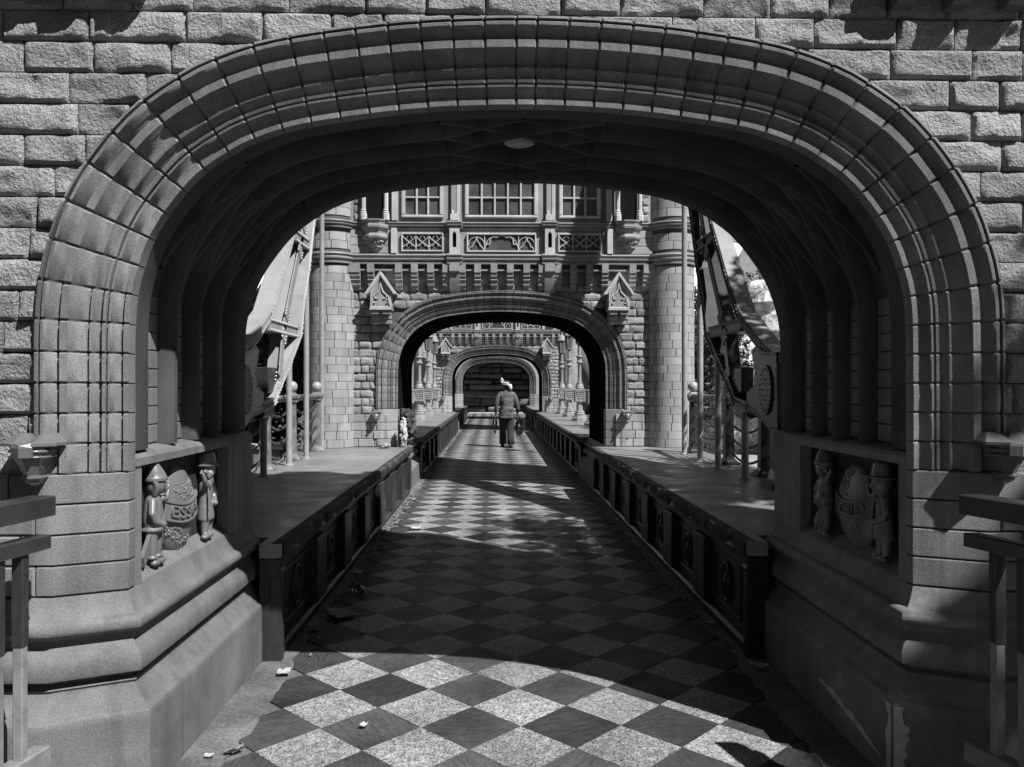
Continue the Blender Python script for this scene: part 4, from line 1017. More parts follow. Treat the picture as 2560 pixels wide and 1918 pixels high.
# ================================================================ front railings
def railing(s):
    t = thing('railing', 'wooden stair railing with half painted balusters at the ' + ('sunlit left' if s < 0 else 'shaded right') + ' pier', 'railing', (s * 1.7, 2, 0), 'front railings')
    xe, ye = (1.63, 2.70) if s < 0 else (1.50, 2.66); dx = .22 if s < 0 else .35          # runs towards the camera and outwards
    def P(u, z, off=0): return (s * (xe + dx * u + off), ye - u * 1.25, z)
    def bar_(z0, z1, w_, nm, mt):
        rings = []
        for u in (0, 1):
            a, b = P(u, 0, -w_), P(u, 0, w_); i = .004
            rings.append([(a[0], a[1], z0 + i), (a[0], a[1], z1 - i), (a[0] + (b[0] - a[0]) * .1, a[1], z1), (b[0] - (b[0] - a[0]) * .1, b[1], z1), (b[0], b[1], z1 - i), (b[0], b[1], z0 + i)])
        ob(nm, MB().loft(rings, True, True), mt, t)
    bar_(1.065, 1.135, .045, 'hand_rail', 'rail_dark'); bar_(.955, 1.005, .03, 'lower_rail', 'rail_dark'); bar_(.235, .30, .03, 'bottom_rail', 'rail_light')
    for k in range(11):
        u = .075 + k * .072 * 1.08; c = P(u, 0); h = .0185
        b = ob('baluster', MB().box(c[0] - h, c[0] + h, c[1] - h, c[1] + h, .66, .958, .003), 'rail_dark', t)
        h = .0160
        ob('bare_lower_half', MB().box(c[0] - h, c[0] + h, c[1] - h, c[1] + h, .298, .665, .003), 'rail_light', b)
    c = P(.97, 0); ob('newel_post', MB().box(c[0] - .035, c[0] + .035, c[1] - .035, c[1] + .035, 0, 1.2, .006), 'rail_dark', t)
    c = P(.5, 0); ob('foot_stub', MB().box(c[0] - .02, c[0] + .02, c[1] - .02, c[1] + .02, 0, .24, .003), 'rail_dark', t)
for s in (-1, 1): railing(s)

# ================================================================ relief groups: two generic figures holding a globe with lettered band
def relief(s):
    xw = PX + .06; txt = 'ESSEL' if s < 0 else 'WORLD'
    GY, GZ, GR = 3.57, .955, .185
    X = lambda d: s * (xw - d)
    root = ob('relief_globe', MB().sphere((X(.0), GY, GZ), GR, 28, 18, (.30, .95, 1.04)), 'relief_bronze', gate, smooth=True)
    m = MB(); rr = random.Random(9 + s)
    for k in range(900):
        a, b = rr.uniform(-.17, .17), rr.uniform(-.18, .19)
        if abs(b) < .052 or noise.noise((a * 11 + s * 3, b * 8, 1)) < .04: continue
        q = 1 - (a / (GR * .95)) ** 2 - (b / (GR * 1.04)) ** 2
        if q > .05: m.sphere((X(.3 * GR * math.sqrt(q)), GY + a, GZ + b), rr.uniform(.004, .009), 5, 4, (.6, 1, 1))
    tag(ob('land_masses', m, 'relief_bronze', root, smooth=True), kind='stuff')
    BW = GR * .98
    def band(u): return .3 * GR * math.sqrt(max(0, 1 - u * u * .9)) + .006, GZ - .012 + .035 * u * u
    rows = []
    for k in range(25):
        u = -1 + 2 * k / 24; y = GY + BW * u; d, zc_ = band(u)
        rows.append([(X(d - .02), y, zc_ - .042), (X(d + .007), y, zc_ - .042), (X(d + .007), y, zc_ - .036), (X(d), y, zc_ - .034), (X(d), y, zc_ + .034), (X(d + .007), y, zc_ + .036), (X(d + .007), y, zc_ + .042), (X(d - .02), y, zc_ + .042)])
    ob('lettered_band', MB().loft(rows, False), 'relief_bronze', root)
    me = text_mesh(txt, .075, .007, 'relief_bronze'); wid = max(v.co.x for v in me.vertices) - min(v.co.x for v in me.vertices)
    for v in me.vertices:
        u = v.co.x / wid * 1.62; u = u if s < 0 else -u
        d, zc_ = band(u); v.co = (X(d + .001 + max(0, v.co.z)), GY + BW * u, zc_ + v.co.y)
    me.update(); ob('lettering', me, None, root)
    def fig(y0, dirn, hat):
        D = lambda y, z, d=.035: Vector((X(d), y0 + dirn * y, .772 + z))
        m = MB(); T = lambda pts, r, n=10: m.tube(pts, r, n)
        def B(p, r, sc=(1, 1, 1)): m.sphere(tuple(p), r, 14, 10, sc)
        # torso, belly, head
        if hat == 'cap':
            m.loft([[tuple(D(0, z) + Vector((-s * 0 + rx * .8 * math.cos(a), rx * math.sin(a), 0))) for a in np.linspace(0, 2 * PI, 17)[:-1]] for z, rx in ((.135, .036), (.15, .043), (.18, .05), (.21, .048), (.25, .042), (.275, .034), (.288, .02), (.30, .018))], True, True)
            B(D(.016, .185, .045), .036)
        else:
            m.loft([[tuple(D(0, z) + Vector((rx * .75 * math.cos(a), rx * math.sin(a), 0))) for a in np.linspace(0, 2 * PI, 17)[:-1]] for z, rx in ((.09, .052), (.12, .05), (.17, .044), (.22, .042), (.26, .04), (.28, .03), (.292, .018), (.305, .018))], True, True)
        B(D(.006, .328, .042), .044, (.9, 1, 1.06)); B(D(.05, .322, .05), .011); B(D(.03, .312, .07), .016); B(D(.03, .296, .06), .012, (1, 1.3, .6)); B(D(.034, .340, .068), .007)
        # arms
        T([D(-.03, .268, .045), D(-.058, .215, .055), D(-.045, .185, .06), D(-.012, .17, .075)], [.017, .015, .013, .012]); B(D(-.004, .168, .078), .015)
        T([D(.03, .268, .05), D(.062, .262, .06), D(.082, .285, .06), D(.098, .318, .055)], [.016, .014, .012, .010])
        for k in range(3): T([D(.098, .318, .055), D(.104 + .008 * k, .338 - .008 * k, .052)], [.007, .005], 6)
        # legs and feet
        for q, dy in ((-.02, 0), (.022, .012)):
            T([D(q, .15, .035), D(q * 1.15, .085, .04), D(q * 1.2, .03, .04)], [.026, .021, .017]); B(D(q * 1.2 + .014, .014, .048), .02, (1, 1.5, .75))
            if hat == 'cap': T([D(q * 1.2 + .019 * math.cos(a), .036, .04) + Vector((.019 * math.sin(a), 0, 0)) for a in np.linspace(0, 2 * PI, 9)], .006, 5)
        if hat == 'cap':
            T([D(.048 * math.cos(a), .148, .035) + Vector((.04 * math.sin(a), 0, 0)) for a in np.linspace(0, 2 * PI, 15)], .008, 6)
            for k in range(8): a = k / 7; B(D(-.036 + .012 * a, .352 - .06 * a, .05 + .012 * math.sin(3 * a)), .011)
        else:
            for k in range(16): B(D(.022 + R.uniform(-.02, .018), .285 + R.uniform(-.03, .022), .065), .011)
            T([D(.04, .26, .06), D(.046, .18, .066), D(.05, .10, .066)], .006, 5)
        b = ob('relief_figure', remesh(m, 'relief_figure', 'relief_bronze', .0042, 4), None, gate)
        hx, hy, hz = D(.004, .352, .042)
        if hat == 'cap':
            h = MB().loft([[(hx + r_ * .92 * math.cos(a), hy + dirn * dy + r_ * math.sin(a), hz + dz) for a in np.linspace(0, 2 * PI, 17)[:-1]] for r_, dz, dy in ((.044, -.008, 0), (.05, -.006, 0), (.051, .004, 0), (.047, .008, 0), (.042, .022, -.003), (.03, .046, -.01), (.019, .062, -.014), (.013, .075, -.010), (.004, .082, -.006))], True, True)
        else:
            h = MB().lathe([(.0, -.004), (.058, -.006), (.062, 0), (.044, .006), (.043, .012), (.041, .034), (.034, .056), (.028, .06), (0, .061)], 18, (hx, hy, hz))
        ob('hat', h, 'relief_bronze', b, smooth=True, angle=35)
        if hat == 'cap':
            P = [D(-.045, .135, .03), D(-.115, .055, .03), D(-.10, .015, .03), D(-.035, .085, .03)]
            mm = MB().add([tuple(p) for p in P] + [(p[0] - s * .016, p[1], p[2]) for p in P], [(0, 1, 2, 3), (7, 6, 5, 4), (0, 4, 5, 1), (1, 5, 6, 2), (2, 6, 7, 3), (3, 7, 4, 0)])
            ob('satchel', mm, 'relief_bronze', b)
    fig(3.27 if s < 0 else 3.86, 1 if s < 0 else -1, 'cap'); fig(3.86 if s < 0 else 3.27, -1 if s < 0 else 1, 'brim')
for s in (-1, 1): relief(s)
# ================================================================ trees, rocks and planting
def tree(name, label, base, height, crown, rad, nclump, nleaf, ls, mat, seed, group, cat='tree', trunk_r=.13, weep=0):
    rd = random.Random(seed); b = Vector(base); c = Vector(crown)
    t = thing(name, label, cat, base, group)
    m = MB(); top = Vector((c.x, c.y, c.z - rad[2] * .2)); mid_ = b.lerp(top, .5) + Vector((rd.uniform(-.2, .2), rd.uniform(-.2, .2), 0))
    m.tube([b - Vector((0, 0, .05)), b + Vector((0, 0, .3)), mid_, top], [trunk_r * 1.4, trunk_r, trunk_r * .75, trunk_r * .35], 9)
    cl = []
    for k in range(nclump):
        while True:
            p = Vector((rd.uniform(-1, 1), rd.uniform(-1, 1), rd.uniform(-1, 1)))
            if .25 < p.length < 1: break
        p = p * (1 + .25 * noise.noise(p * 2 + Vector((seed, 0, 0)))); cl.append(c + Vector((p.x * rad[0], p.y * rad[1], p.z * rad[2])))
    for k in range(0, nclump, max(1, nclump // 16)):
        q = cl[k]; s0 = b.lerp(top, rd.uniform(.45, .95)); m.tube([s0, s0.lerp(q, .5) + Vector((0, 0, rd.uniform(0, .2))), q], [trunk_r * .38, trunk_r * .22, .012], 5)
    ob('trunk', m, 'bark', t, smooth=True)
    v = []; f = []
    cr = min(rad) * .30
    for q in cl:
        r_ = cr * rd.uniform(.6, 1.3)
        for k in range(nleaf):
            d = Vector((rd.gauss(0, 1), rd.gauss(0, 1), rd.gauss(0, .8)))
            d = d.normalized() * r_ * (rd.random() ** .5)
            if weep: d.z -= abs(rd.gauss(0, weep))
            p = q + d; nn = Vector((rd.gauss(0, 1), rd.gauss(0, 1), rd.gauss(.4, 1))).normalized(); a = nn.orthogonal().normalized(); a = (a * math.cos(rd.uniform(0, 6)) + nn.cross(a) * math.sin(rd.uniform(0, 6))).normalized(); e = nn.cross(a)
            l = ls * rd.uniform(.6, 1.3); w_ = l * .42; o = len(v)
            v += [p - a * l * .5, p + e * w_ * .5 + a * l * .05, p + a * l * .5 + nn * l * .1, p - e * w_ * .5 + a * l * .05]; f.append((o, o + 1, o + 2, o + 3))
    me = bpy.data.meshes.new('crown'); me.from_pydata(v, [], f); me.materials.append(MATS[mat])
    ob('crown', me, None, t)
    return t
# shade trees beside and behind the camera, whose shadows dapple the right wall and the decks
tree('shade_tree', 'spreading tree beside the near gate that dapples the right deck', (5.9, 4.2, 0), 6, (4.95, 3.9, 6.2), (1.4, 2.0, 1.1), 105, 90, .15, 'leaf_dark', 1, 'shade trees')
tree('shade_tree', 'leafy tree right of the near gate that shades its right pier', (6.6, -1.2, 0), 6, (5.5, -1.0, 6.2), (.8, .75, .75), 60, 80, .14, 'leaf_dark', 2, 'shade trees')
tree('shade_tree', 'thin crowned tree beside the near gate that dapples its right wall', (6.2, .9, 0), 6, (5.0, .45, 6.4), (.6, .8, .6), 22, 55, .14, 'leaf_dark', 13, 'shade trees', trunk_r=.08)
PW = ['left of the approach', 'left of centre', 'right of centre', 'at the far right', 'beside the left railing', 'beside the left flank of the near gate', 'left of the near deck']
for k, (x, y, h) in enumerate([(-6.5, -6.5, 11), (-2.6, -8.5, 12.5), (2.0, -9.0, 12.5), (6.5, -9.5, 11), (-7.0, -1.8, 10), (-5.6, 2.4, 9), (-5.8, 6.2, 6)]):  # unseen trees added to hold back sky light and deepen the shade
    tree('sky_block_tree', 'dense unseen tree added to cut sky light, ' + PW[k], (x, y, 0), h, (x, y, h * .52), (2.4, 1.9, h * .46), 150, 60, .46, 'leaf_dark', 30 + k, 'unseen trees added to cut sky light')
# trees seen past the decks
tree('leafy_tree', 'dark leafy tree behind the left chain under the sky', (-7.6, 19, 0), 4, (-7.2, 19, 2.5), (2.0, 1.6, 1.75), 110, 80, .20, 'leaf_light', 3, 'trees beyond the decks')
tree('leafy_tree', 'dark low tree behind the hanger pipes of the left deck', (-4.9, 14.8, 0), 3, (-4.4, 14.6, 1.7), (1.2, 1.4, 1.35), 90, 90, .14, 'leaf_dark', 4, 'trees beyond the decks')
tree('leafy_tree', 'small leafy tree just left of the middle tower', (-4.1, 13.3, 0), 3, (-3.75, 13.2, 2.1), (.75, .9, 1.0), 60, 80, .12, 'leaf_dark', 14, 'trees beyond the decks')
tree('weeping_tree', 'dark weeping tree right of the middle tower behind the hanger pipes', (3.75, 15.2, 0), 3, (3.65, 15.1, 2.2), (1.0, 1.2, 1.5), 100, 90, .13, 'leaf_dark', 5, 'trees beyond the decks', weep=.25)
tree('leafy_tree', 'loose tree standing above the pale rocks right of the chain', (7.6, 20.5, 0), 5, (7.1, 20.3, 3.6), (1.5, 1.2, 1.2), 45, 60, .17, 'leaf_light', 6, 'trees beyond the decks')
tree('shrub', 'twiggy shrub growing over the pale rocks on the right', (6.3, 16.6, 0), 2, (6.2, 16.8, 1.9), (.9, .6, 1.3), 16, 36, .13, 'leaf_light', 7, 'trees beyond the decks', 'shrub', .05)
tree('leafy_tree', 'broad tree far behind the left deck', (-11.5, 27, 0), 5, (-11, 27, 2.6), (3.2, 2, 2.1), 110, 60, .3, 'leaf_dark', 8, 'trees beyond the decks')
tree('leafy_tree', 'broad tree far behind the right rocks', (12.5, 29, 0), 5, (12, 29, 2.9), (3.4, 2, 2.3), 110, 60, .3, 'leaf_dark', 9, 'trees beyond the decks')
def boulder(c, r, seed, sc=(1, 1, 1), n=22, m_=14):
    mb = MB().sphere((0, 0, 0), 1, n, m_); out = []
    for p in mb.v:
        p = Vector(p); q = p * 1.3 + Vector((seed * 3.7, 0, seed)); d = 1 + .32 * noise.fractal(q, 1, 2, 4) + .22 * (noise.cell(q * 1.3) - .5 if False else abs(noise.noise(q * 2.2)) - .2)
        out.append((c[0] + p.x * d * r * sc[0], c[1] + p.y * d * r * sc[1], c[2] + p.z * d * r * sc[2]))
    mb.v = out; return mb
ro = thing('rock_outcrop', 'heap of pale sunlit boulders right of the right chain', 'rocks', (6.6, 18, 0))
for k, (x, y, z, r) in enumerate([(5.4, 18.2, .5, .8), (6.4, 17.9, .9, 1.0), (5.7, 17.6, 1.8, .85), (6.6, 17.9, 2.5, .9), (7.2, 17.2, 1.6, .8), (6.3, 18.3, 3.4, .75), (7.1, 18.4, 3.7, .65), (7.7, 18.0, 2.7, .8), (5.1, 18.6, 1.2, .85), (8.1, 17.6, 1.2, 1.0), (5.5, 18.4, 2.7, .7), (6.9, 18.9, 4.3, .6)]):
    ob('boulder', boulder((x, y, z), r, k + 1, (1, .8, .85)), 'pale_rock', ro, smooth=True, angle=28)
# cloud bank added far behind the trees to whiten the visible sky
m = MB(); rd = random.Random(5)
for k in range(46):
    a = rd.uniform(-.75, .75); d = rd.uniform(330, 430); el = abs(rd.gauss(0, .16)) + .02; r = rd.uniform(28, 60)
    b_ = boulder((d * math.sin(a), d * math.cos(a), d * math.tan(el)), r, k * 1.3, (1.4, 1, .75), 20, 12); m.add(b_.v, b_.f)
tag(ob('added_cloud_bank', m, 'cloud', smooth=True), 'white cloud bank added to brighten the low sky', 'cloud', kind='stuff')
# low planter wall behind the left fence
pw = thing('planter_wall', 'low pale planter wall on the pavement behind the left chain fence', 'wall', (-5.0, 12.2, 0))
ob('wall_body', MB().box(-7.2, -3.3, 12.0, 12.35, 0, .55, .02), 'cement', pw); ob('coping', MB().box(-7.25, -3.25, 11.95, 12.4, .553, .63, .015), 'paving', pw)
# stacked rock face closing the far end, with an unseen overhang added to shade it
rw = thing('rock_cliff', 'dark stacked rock face closing the far end of the walkway', 'rock wall', (0, 45, 0))
rd = random.Random(17); z = 0
ci = 0
while z < 4.4:
    h = rd.uniform(.24, .5); x = -4.2 + rd.uniform(-.4, .4); tilt = rd.uniform(-.02, .02)
    while x < 4.2:
        wd = rd.uniform(.9, 2.6); yy = 44.6 + rd.uniform(-.22, .22)
        mb = MB(); nx, nz = 12, 4
        rings = []
        for i in range(nx + 1):
            px_ = x + .02 + (wd - .04) * i / nx; row = []
            for j in range(nz + 1):
                pz = z + .015 + (h - .03) * j / nz + tilt * (px_ - x) + .05 * noise.noise((px_ * 1.3, ci, 0)); e = min(i, nx - i) / nx * wd; e2 = min(j, nz - j) / nz
                row.append((px_, yy + (.1 if e2 == 0 else 0) + max(0, .1 - e) - .10 * noise.fractal((px_ * 2, ci * 3.1, pz * 4), 1, 2, 3), pz))
            rings.append([(px_, yy + .6, row[0][2])] + row + [(px_, yy + .6, row[-1][2])])
        ob('rock_slab', mb.loft(rings, True, True), 'dark_rock', rw, smooth=True, angle=40); x += wd
    z += h; ci += 1
ob('overhang', boulder((0, 44.2, 5.6), 1, 44, (6.0, 2.6, 1.25), 30, 16), 'dark_rock', rw, smooth=True)  # unseen, added to keep the sun off the rock face
for s in (-1, 1): ob('side_rock', boulder((s * 5.0, 43.0, 2.0), 1, 50 + s, (1.6, 3.6, 3.0), 24, 14), 'dark_rock', rw, smooth=True)
ob('back_fill', MB().box(-4.6, 4.6, 45.3, 46.5, 0, 5.0), 'dark_rock', rw)
kb = thing('kerb_step', 'kerb step across the far end of the walkway, painted pale as if sunlit', 'kerb', (0, 43.7, 0)); ob('step', MB().box(-1.5, 1.5, 43.6, 43.9, 0, .07, .01), 'pale_trim', kb)  # pale colour stands in for sunlight on the kerb edge

# ================================================================ person walking away with coiled cable
PXY = Vector((.20, 19.45, 0.008))
pers = thing('person', 'person walking away in a checked shirt, dark trousers and a white head cloth', 'person', PXY)
V = []; E_ = []; RR = []
def vv(p, r, par=None):
    V.append(tuple(p)); RR.append(r)
    if par is not None: E_.append((par, len(V) - 1))
    return len(V) - 1
pel = vv((0, 0, .88), .12); sp_ = vv((0, .01, 1.05), .115, pel); ch = vv((0, .02, 1.24), .13, sp_); nb_ = vv((0, .02, 1.375), .06, ch); nk = vv((0, .03, 1.43), .05, nb_); h1 = vv((0, .045, 1.50), .078, nk); h2 = vv((0, .05, 1.575), .078, h1)
nose = vv((0, .135, 1.50), .018, h1)
for s in (-1, 1):
    e_ = vv((s * .082, .045, 1.505), .016, h1)
    sh = vv((s * .17, .02, 1.325), .058, ch); el = vv((s * .235, -.02, 1.06), .045, sh); wr = vv((s * .262, .05, .845), .03, el); pm = vv((s * .266, .065, .79), .033, wr)
    for k in range(4):
        f1 = vv((s * .272, .04 + k * .018, .745), .0095, pm); f2 = vv((s * .262, .045 + k * .017, .71), .009, f1); f3 = vv((s * .245, .05 + k * .016, .70 + .004 * k), .008, f2)
    th = vv((s * .25, .10, .775), .011, pm); th2 = vv((s * .245, .105, .735), .009, th)
    hp = vv((s * .085, 0, .84), .09, pel)
    if s < 0: kn = vv((-.09, .18, .47), .06, hp); an = vv((-.095, .22, .095), .042, kn); to = vv((-.10, .33, .035), .035, an)
    else: kn = vv((.095, .03, .46), .06, hp); an = vv((.10, -.13, .10), .042, kn); to = vv((.105, -.02, .035), .035, an)
ob('body', skin_mesh('body', V, E_, RR, 'skin', 2), None, pers, w=PXY)
def wrinkle(mb, a, f):
    mb.v = [tuple(Vector(p) + Vector((noise.noise((p[0] * f, p[1] * f, p[2] * f * 1.6)), noise.noise((p[0] * f + 9, p[1] * f, p[2] * f * 1.6)), 0)) * a) for p in mb.v]; return mb
def ell(z, rx, ry, cy=0, cx=0, n=28): return [(cx + rx * math.cos(2 * PI * k / n), cy + ry * math.sin(2 * PI * k / n), z) for k in range(n)]
sec = [(.705, .185, .13, .0), (.72, .195, .14, .0), (.80, .198, .142, 0), (.90, .182, .138, 0), (1.0, .168, .126, .005), (1.1, .176, .128, .01), (1.2, .202, .13, .015), (1.26, .205, .122, .02), (1.31, .185, .108, .02), (1.355, .13, .088, .022), (1.395, .078, .07, .025), (1.425, .066, .064, .03), (1.432, .058, .056, .03)]
zi = np.linspace(.705, 1.432, 40); sc_ = np.array(sec)
sm = MB().loft([ell(z, float(np.interp(z, sc_[:, 0], sc_[:, 1])), float(np.interp(z, sc_[:, 0], sc_[:, 2])), float(np.interp(z, sc_[:, 0], sc_[:, 3]))) for z in zi], True)
for s in (-1, 1):
    sm.tube([(s * .11, .02, 1.32), (s * .165, .015, 1.285), (s * .215, 0, 1.19), (s * .252, -.02, 1.06), (s * .272, .01, .96), (s * .275, .045, .86)], [.05, .062, .06, .054, .048, .042], 14)
ob('shirt', wrinkle(wrinkle(sm, .026, 9), .012, 24), 'shirt', pers, smooth=True, w=PXY)
tm = MB().loft([ell(z, rx, ry) for z, rx, ry in ((.70, .17, .12), (.78, .185, .135), (.86, .18, .13), (.92, .17, .125))], True)
tm.tube([(-.085, 0, .82), (-.088, .07, .65), (-.09, .18, .47), (-.095, .215, .28), (-.097, .225, .07)], [.108, .098, .085, .082, .088], 14)
tm.tube([(.085, 0, .82), (.09, .02, .65), (.095, .03, .46), (.10, -.05, .28), (.102, -.115, .09)], [.108, .10, .088, .085, .088], 14)
ob('trousers', wrinkle(wrinkle(tm, .03, 10), .014, 26), 'trousers', pers, smooth=True, w=PXY)
for s, y, tilt in ((-1, .235, 0), (1, -.12, .02)):
    ob('shoe', MB().loft([[(s * .10 + x * w_, y + yy, z + tilt * (yy < 0)) for x, z in ((-1, 0), (1, 0), (.9, h), (-.9, h))] for yy, w_, h in ((-.09, .032, .07), (-.05, .04, .09), (.03, .042, .075), (.10, .046, .05), (.155, .03, .035))], True, True), 'trousers', pers, smooth=True, w=PXY)
hm = MB().lathe([(.093, -.07), (.1, -.02), (.099, .03), (.085, .07), (.05, .097), (.0, .105)], 18, (0, .045, 1.54))
ob('hair', hm, 'hair', pers, smooth=True, w=PXY)
tb = MB()
tl = Matrix.Rotation(.42, 3, 'Y')
ring = [Vector((0, .04, 1.545)) + tl @ Vector((.108 * math.cos(a), .115 * math.sin(a), .018 * math.sin(3 * a))) for a in np.linspace(0, 2 * PI, 25)[:-1]]
tb.tube(ring, .03, 10, closed=True)
tb.tube([p + Vector((.0, -.006, -.028)) for p in ring], .022, 8, closed=True)
tb.tube([(.06, -.07, 1.53), (.09, -.075, 1.48), (.10, -.07, 1.43), (.075, -.06, 1.40)], [.035, .045, .04, .018], 10)
tb.tube([(-.07, -.06, 1.60), (-.105, -.065, 1.625), (-.125, -.07, 1.65), (-.12, -.07, 1.70)], [.022, .03, .04, .012], 10)
tb.tube([(-.08, -.06, 1.60), (-.12, -.07, 1.60), (-.15, -.075, 1.615)], [.022, .035, .014], 8)
ob('head_cloth', wrinkle(tb, .016, 26), 'turban', pers, smooth=True, w=PXY)
# the coil in the right hand, the tangle in the left
rd = random.Random(4); cx = PXY + Vector((.30, .06, .62))
cc = thing('cable_coil', 'dark cable coil hanging from the right hand of the walking person', 'cable', cx); m = MB()
for k in range(26):
    rx, rz, ph = rd.uniform(.05, .12), rd.uniform(.15, .22), rd.uniform(0, .6); oy = rd.uniform(-.05, .05)
    m.tube([cx + Vector((.03 + rx * math.sin(a + ph), oy + .02 * math.sin(2 * a), -rz + .10 + rz * math.cos(a + ph * .2))) for a in np.linspace(0, 2 * PI, 23)[:-1]], .0065, 5, closed=True)
m.tube([cx + Vector((.0, 0, -.25)) + Vector((.07 * math.sin(a * 2), 0, -a * .035)) for a in np.linspace(0, 5, 16)], .004, 4)
ob('cable_loops', m, 'black_rubber', cc, smooth=True)
cx = PXY + Vector((-.27, .05, .55))
cc = thing('cable_tangle', 'tangled cable and plug hanging from the left hand of the walking person', 'cable', cx); m = MB()
for k in range(7):
    rx, rz = rd.uniform(.02, .06), rd.uniform(.12, .2)
    m.tube([cx + Vector((-.02 + rx * math.sin(a), rd.uniform(-.02, .02), .17 - rz + rz * math.cos(a))) for a in np.linspace(0, 2 * PI, 19)[:-1]], .008, 5, closed=True)
m.tube([cx + Vector((.02 - .09 * u * u, 0, -.05 - .2 * math.sin(u * 1.8))) for u in np.linspace(0, 1.4, 12)], .006, 5)
ob('cable_loops', m, 'black_rubber', cc, smooth=True); ob('plug', MB().box(cx.x - .02, cx.x + .025, cx.y - .02, cx.y + .02, cx.z - .02, cx.z + .04, .008), 'grey_paper', cc)

# ================================================================ litter
def scrap(name, label, cat, x, y, z, w_, d_, rot, mat, seed, curl=.02, grp='litter on the walkway'):
    rd = random.Random(seed); n = 5; rows = []; w_ *= .72; d_ *= .72; curl *= .7
    for i in range(n + 1):
        rows.append([(w_ * (j / n - .5) * (1 + rd.uniform(-.12, .12)), d_ * (i / n - .5) * (1 + rd.uniform(-.12, .12)), .004 + curl * abs(noise.noise((i * .7 + seed, j * .7, 0))) + curl * .6 * (abs(i / n - .5) + abs(j / n - .5))) for j in range(n + 1)])
    m = MB().loft(rows, False); t = len(m.v); top = [(p[0], p[1], p[2] + .002) for p in m.v]
    m.add(top, [tuple(reversed(f)) for f in m.f[:]])
    m.xf(Matrix.Rotation(rot, 4, 'Z'))
    return tag(ob(name, m, mat, smooth=True, w=(x, y, z)), label, cat, grp)
FZ = .0105
scrap('paper_scrap', 'white paper scrap on a dark tile left of centre, midway along the tunnel floor', 'paper', -.73, 6.44, FZ, .05, .09, .6, 'white_paper', 1)
scrap('paper_scrap', 'crumpled pale paper on light tiles near the left kerb', 'paper', -.92, 8.28, FZ, .14, .10, .2, 'white_paper', 2, .04)
scrap('paper_scrap', 'small white paper beside the left kerb, farther of a close pair', 'paper', -1.16, 7.07, FZ + .006, .05, .08, 1.0, 'white_paper', 3)
scrap('paper_scrap', 'bright torn white paper beside the left kerb, nearer of a close pair', 'paper', -1.19, 6.33, FZ + .008, .10, .09, .3, 'white_paper', 4)
scrap('paper_scrap', 'tiny paper bit on a dark tile right of centre', 'paper', .60, 5.03, FZ, .03, .03, .3, 'grey_paper', 5)
scrap('paper_scrap', 'pale paper bit in the shade at the right kerb', 'paper', 1.23, 4.93, FZ + .01, .05, .06, .9, 'white_paper', 6)
scrap('paper_scrap', 'folded white paper at the foot of the right plinth', 'paper', 1.27, 4.15, FZ + .012, .13, .08, -.5, 'white_paper', 7, .03)
scrap('plastic_wrapper', 'large flat printed wrapper lying beside the left kerb near the end post', 'wrapper', -1.10, 5.2, FZ, .22, .30, .5, 'grey_paper', 8, .04)
scrap('crumpled_cup', 'white crumpled cup on the floor by the left plinth', 'cup', -1.20, 4.13, FZ + .004, .09, .075, .2, 'white_paper', 9, .03)
scrap('paper_wad', 'white wad of paper on a dark tile in the foreground', 'paper', -.685, 3.49, FZ, .045, .036, .1, 'white_paper', 10, .025)
scrap('dry_leaf', 'dry curled leaf on light granite at the lower left', 'leaf', -1.17, 3.26, FZ, .10, .03, .6, 'dry_leaf', 11, .03)
scrap('paper_scrap', 'pale round scrap beside the dry leaf at the lower left', 'paper', -1.26, 3.22, FZ + .004, .05, .035, .1, 'white_paper', 12, .01)
scrap('paper_scrap', 'white scrap on the sunlit floor left of the walking person', 'paper', -.18, 21.5, FZ, .10, .12, .1, 'white_paper', 13)
bt = thing('plastic_bottle', 'crushed clear plastic bottle lying against the left kerb', 'bottle', (-1.14, 5.85, .01), 'litter on the walkway')
bm_ = MB().lathe([(.0, 0), (.028, 0), (.032, .01), (.032, .05), (.028, .06), (.032, .07), (.029, .10), (.033, .12), (.03, .15), (.013, .185), (.013, .20), (0, .2)], 14)
Mb = Matrix.Translation((-1.14, 5.82, .045)) @ Matrix.Rotation(.6, 4, 'Z') @ Matrix.Rotation(PI / 2, 4, 'X')
ob('bottle_body', bm_.xf(Mb), 'clear_plastic', bt, smooth=True); ob('bottle_cap', MB().lathe([(0, .198), (.016, .198), (.016, .22), (0, .22)], 12).xf(Mb), 'white_paper', bt)
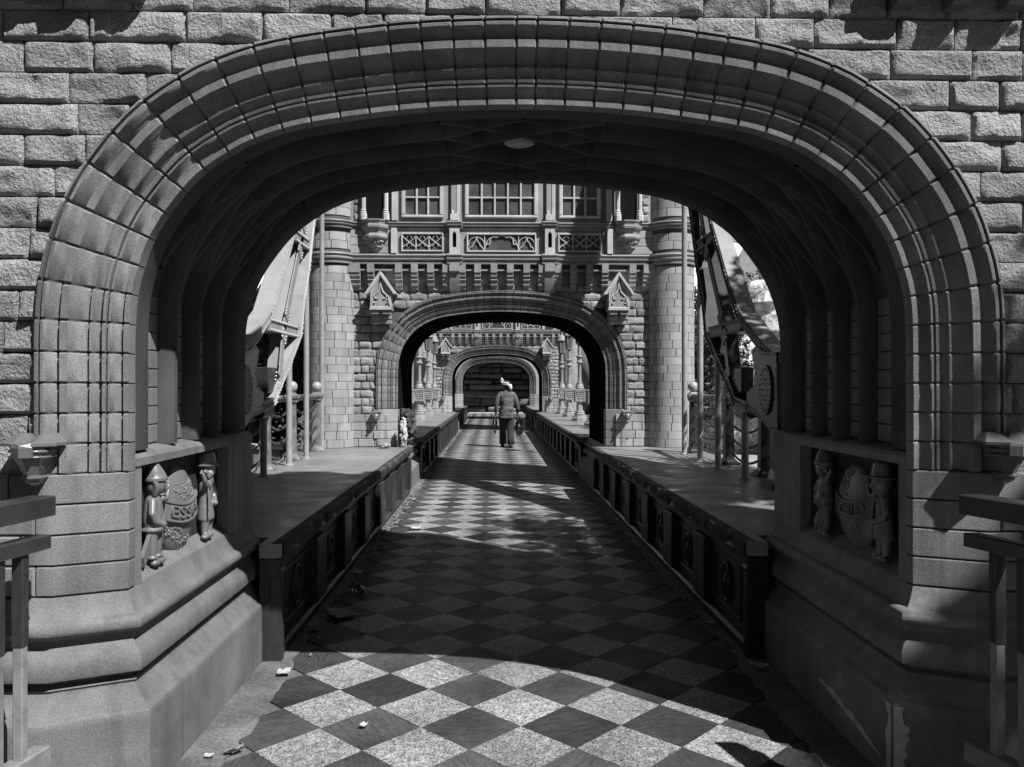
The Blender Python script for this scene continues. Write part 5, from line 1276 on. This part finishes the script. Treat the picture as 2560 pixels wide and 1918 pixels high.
# swept debris along the left kerb: leaves and crumbs nobody could count
m = MB(); rd = random.Random(77)
for k in range(420):
    y = rd.choice([rd.uniform(7, 10.9), rd.uniform(4.4, 11), rd.uniform(14, 25)]); x = -(1.26 - abs(rd.gauss(0, .055))); s_ = rd.uniform(.006, .03) * (1 if y < 12 else 1.6); a = rd.uniform(0, 6); h = rd.uniform(.002, .02)
    m.add([(x + s_ * math.cos(a + q * PI / 2) * (1 if q % 2 else .5), y + s_ * math.sin(a + q * PI / 2), .018 + h * (q % 3) * .5) for q in range(4)], [(0, 1, 2, 3)])
for k in range(90):
    y = rd.uniform(4.4, 11); x = 1.25 - abs(rd.gauss(0, .04)); s_ = rd.uniform(.006, .022); a = rd.uniform(0, 6)
    m.add([(x + s_ * math.cos(a + q * PI / 2) * (1 if q % 2 else .5), y + s_ * math.sin(a + q * PI / 2), .018 + .006 * (q % 3)) for q in range(4)], [(0, 1, 2, 3)])
tag(ob('leaf_litter', m, 'dry_leaf'), 'dry leaves and crumbs swept along both kerbs', 'leaf litter', kind='stuff')
# sack with white cloth, crumpled bag
def lump(name, label, cat, c, r, sc, mat, seed, grp):
    mb = boulder((0, 0, 0), r, seed, sc, 26, 20); wrinkle(mb, r * .45, 3.2 / r); zmin = min(p[2] for p in mb.v); mb.v = [(p[0], p[1], p[2] - zmin) for p in mb.v]
    return tag(ob(name, mb, mat, smooth=True, w=c), label, cat, grp)
lump('cloth_sack', 'dark cloth sack leaning in the left foot of the middle arch', 'sack', (-1.34, 11.35, .65), .20, (.55, .5, 1.15), 'sack_cloth', 61, 'bundles by the middle arch')
lump('white_cloth', 'white crumpled cloth hanging beside the dark sack', 'cloth', (-1.37, 11.12, .65), .09, (.5, .4, 2.0), 'turban', 62, 'bundles by the middle arch')
lump('plastic_bag', 'small crumpled bag on the left deck before the middle tower', 'bag', (-1.62, 10.95, .65), .06, (1.5, .8, .6), 'grey_paper', 63, 'bundles by the middle arch')
lump('cloth_bundle', 'pale bundle between the left lamp posts', 'bundle', (-2.15, 22.0, .65), .16, (1, .8, 1.0), 'grey_paper', 64, 'bundles on the second deck')
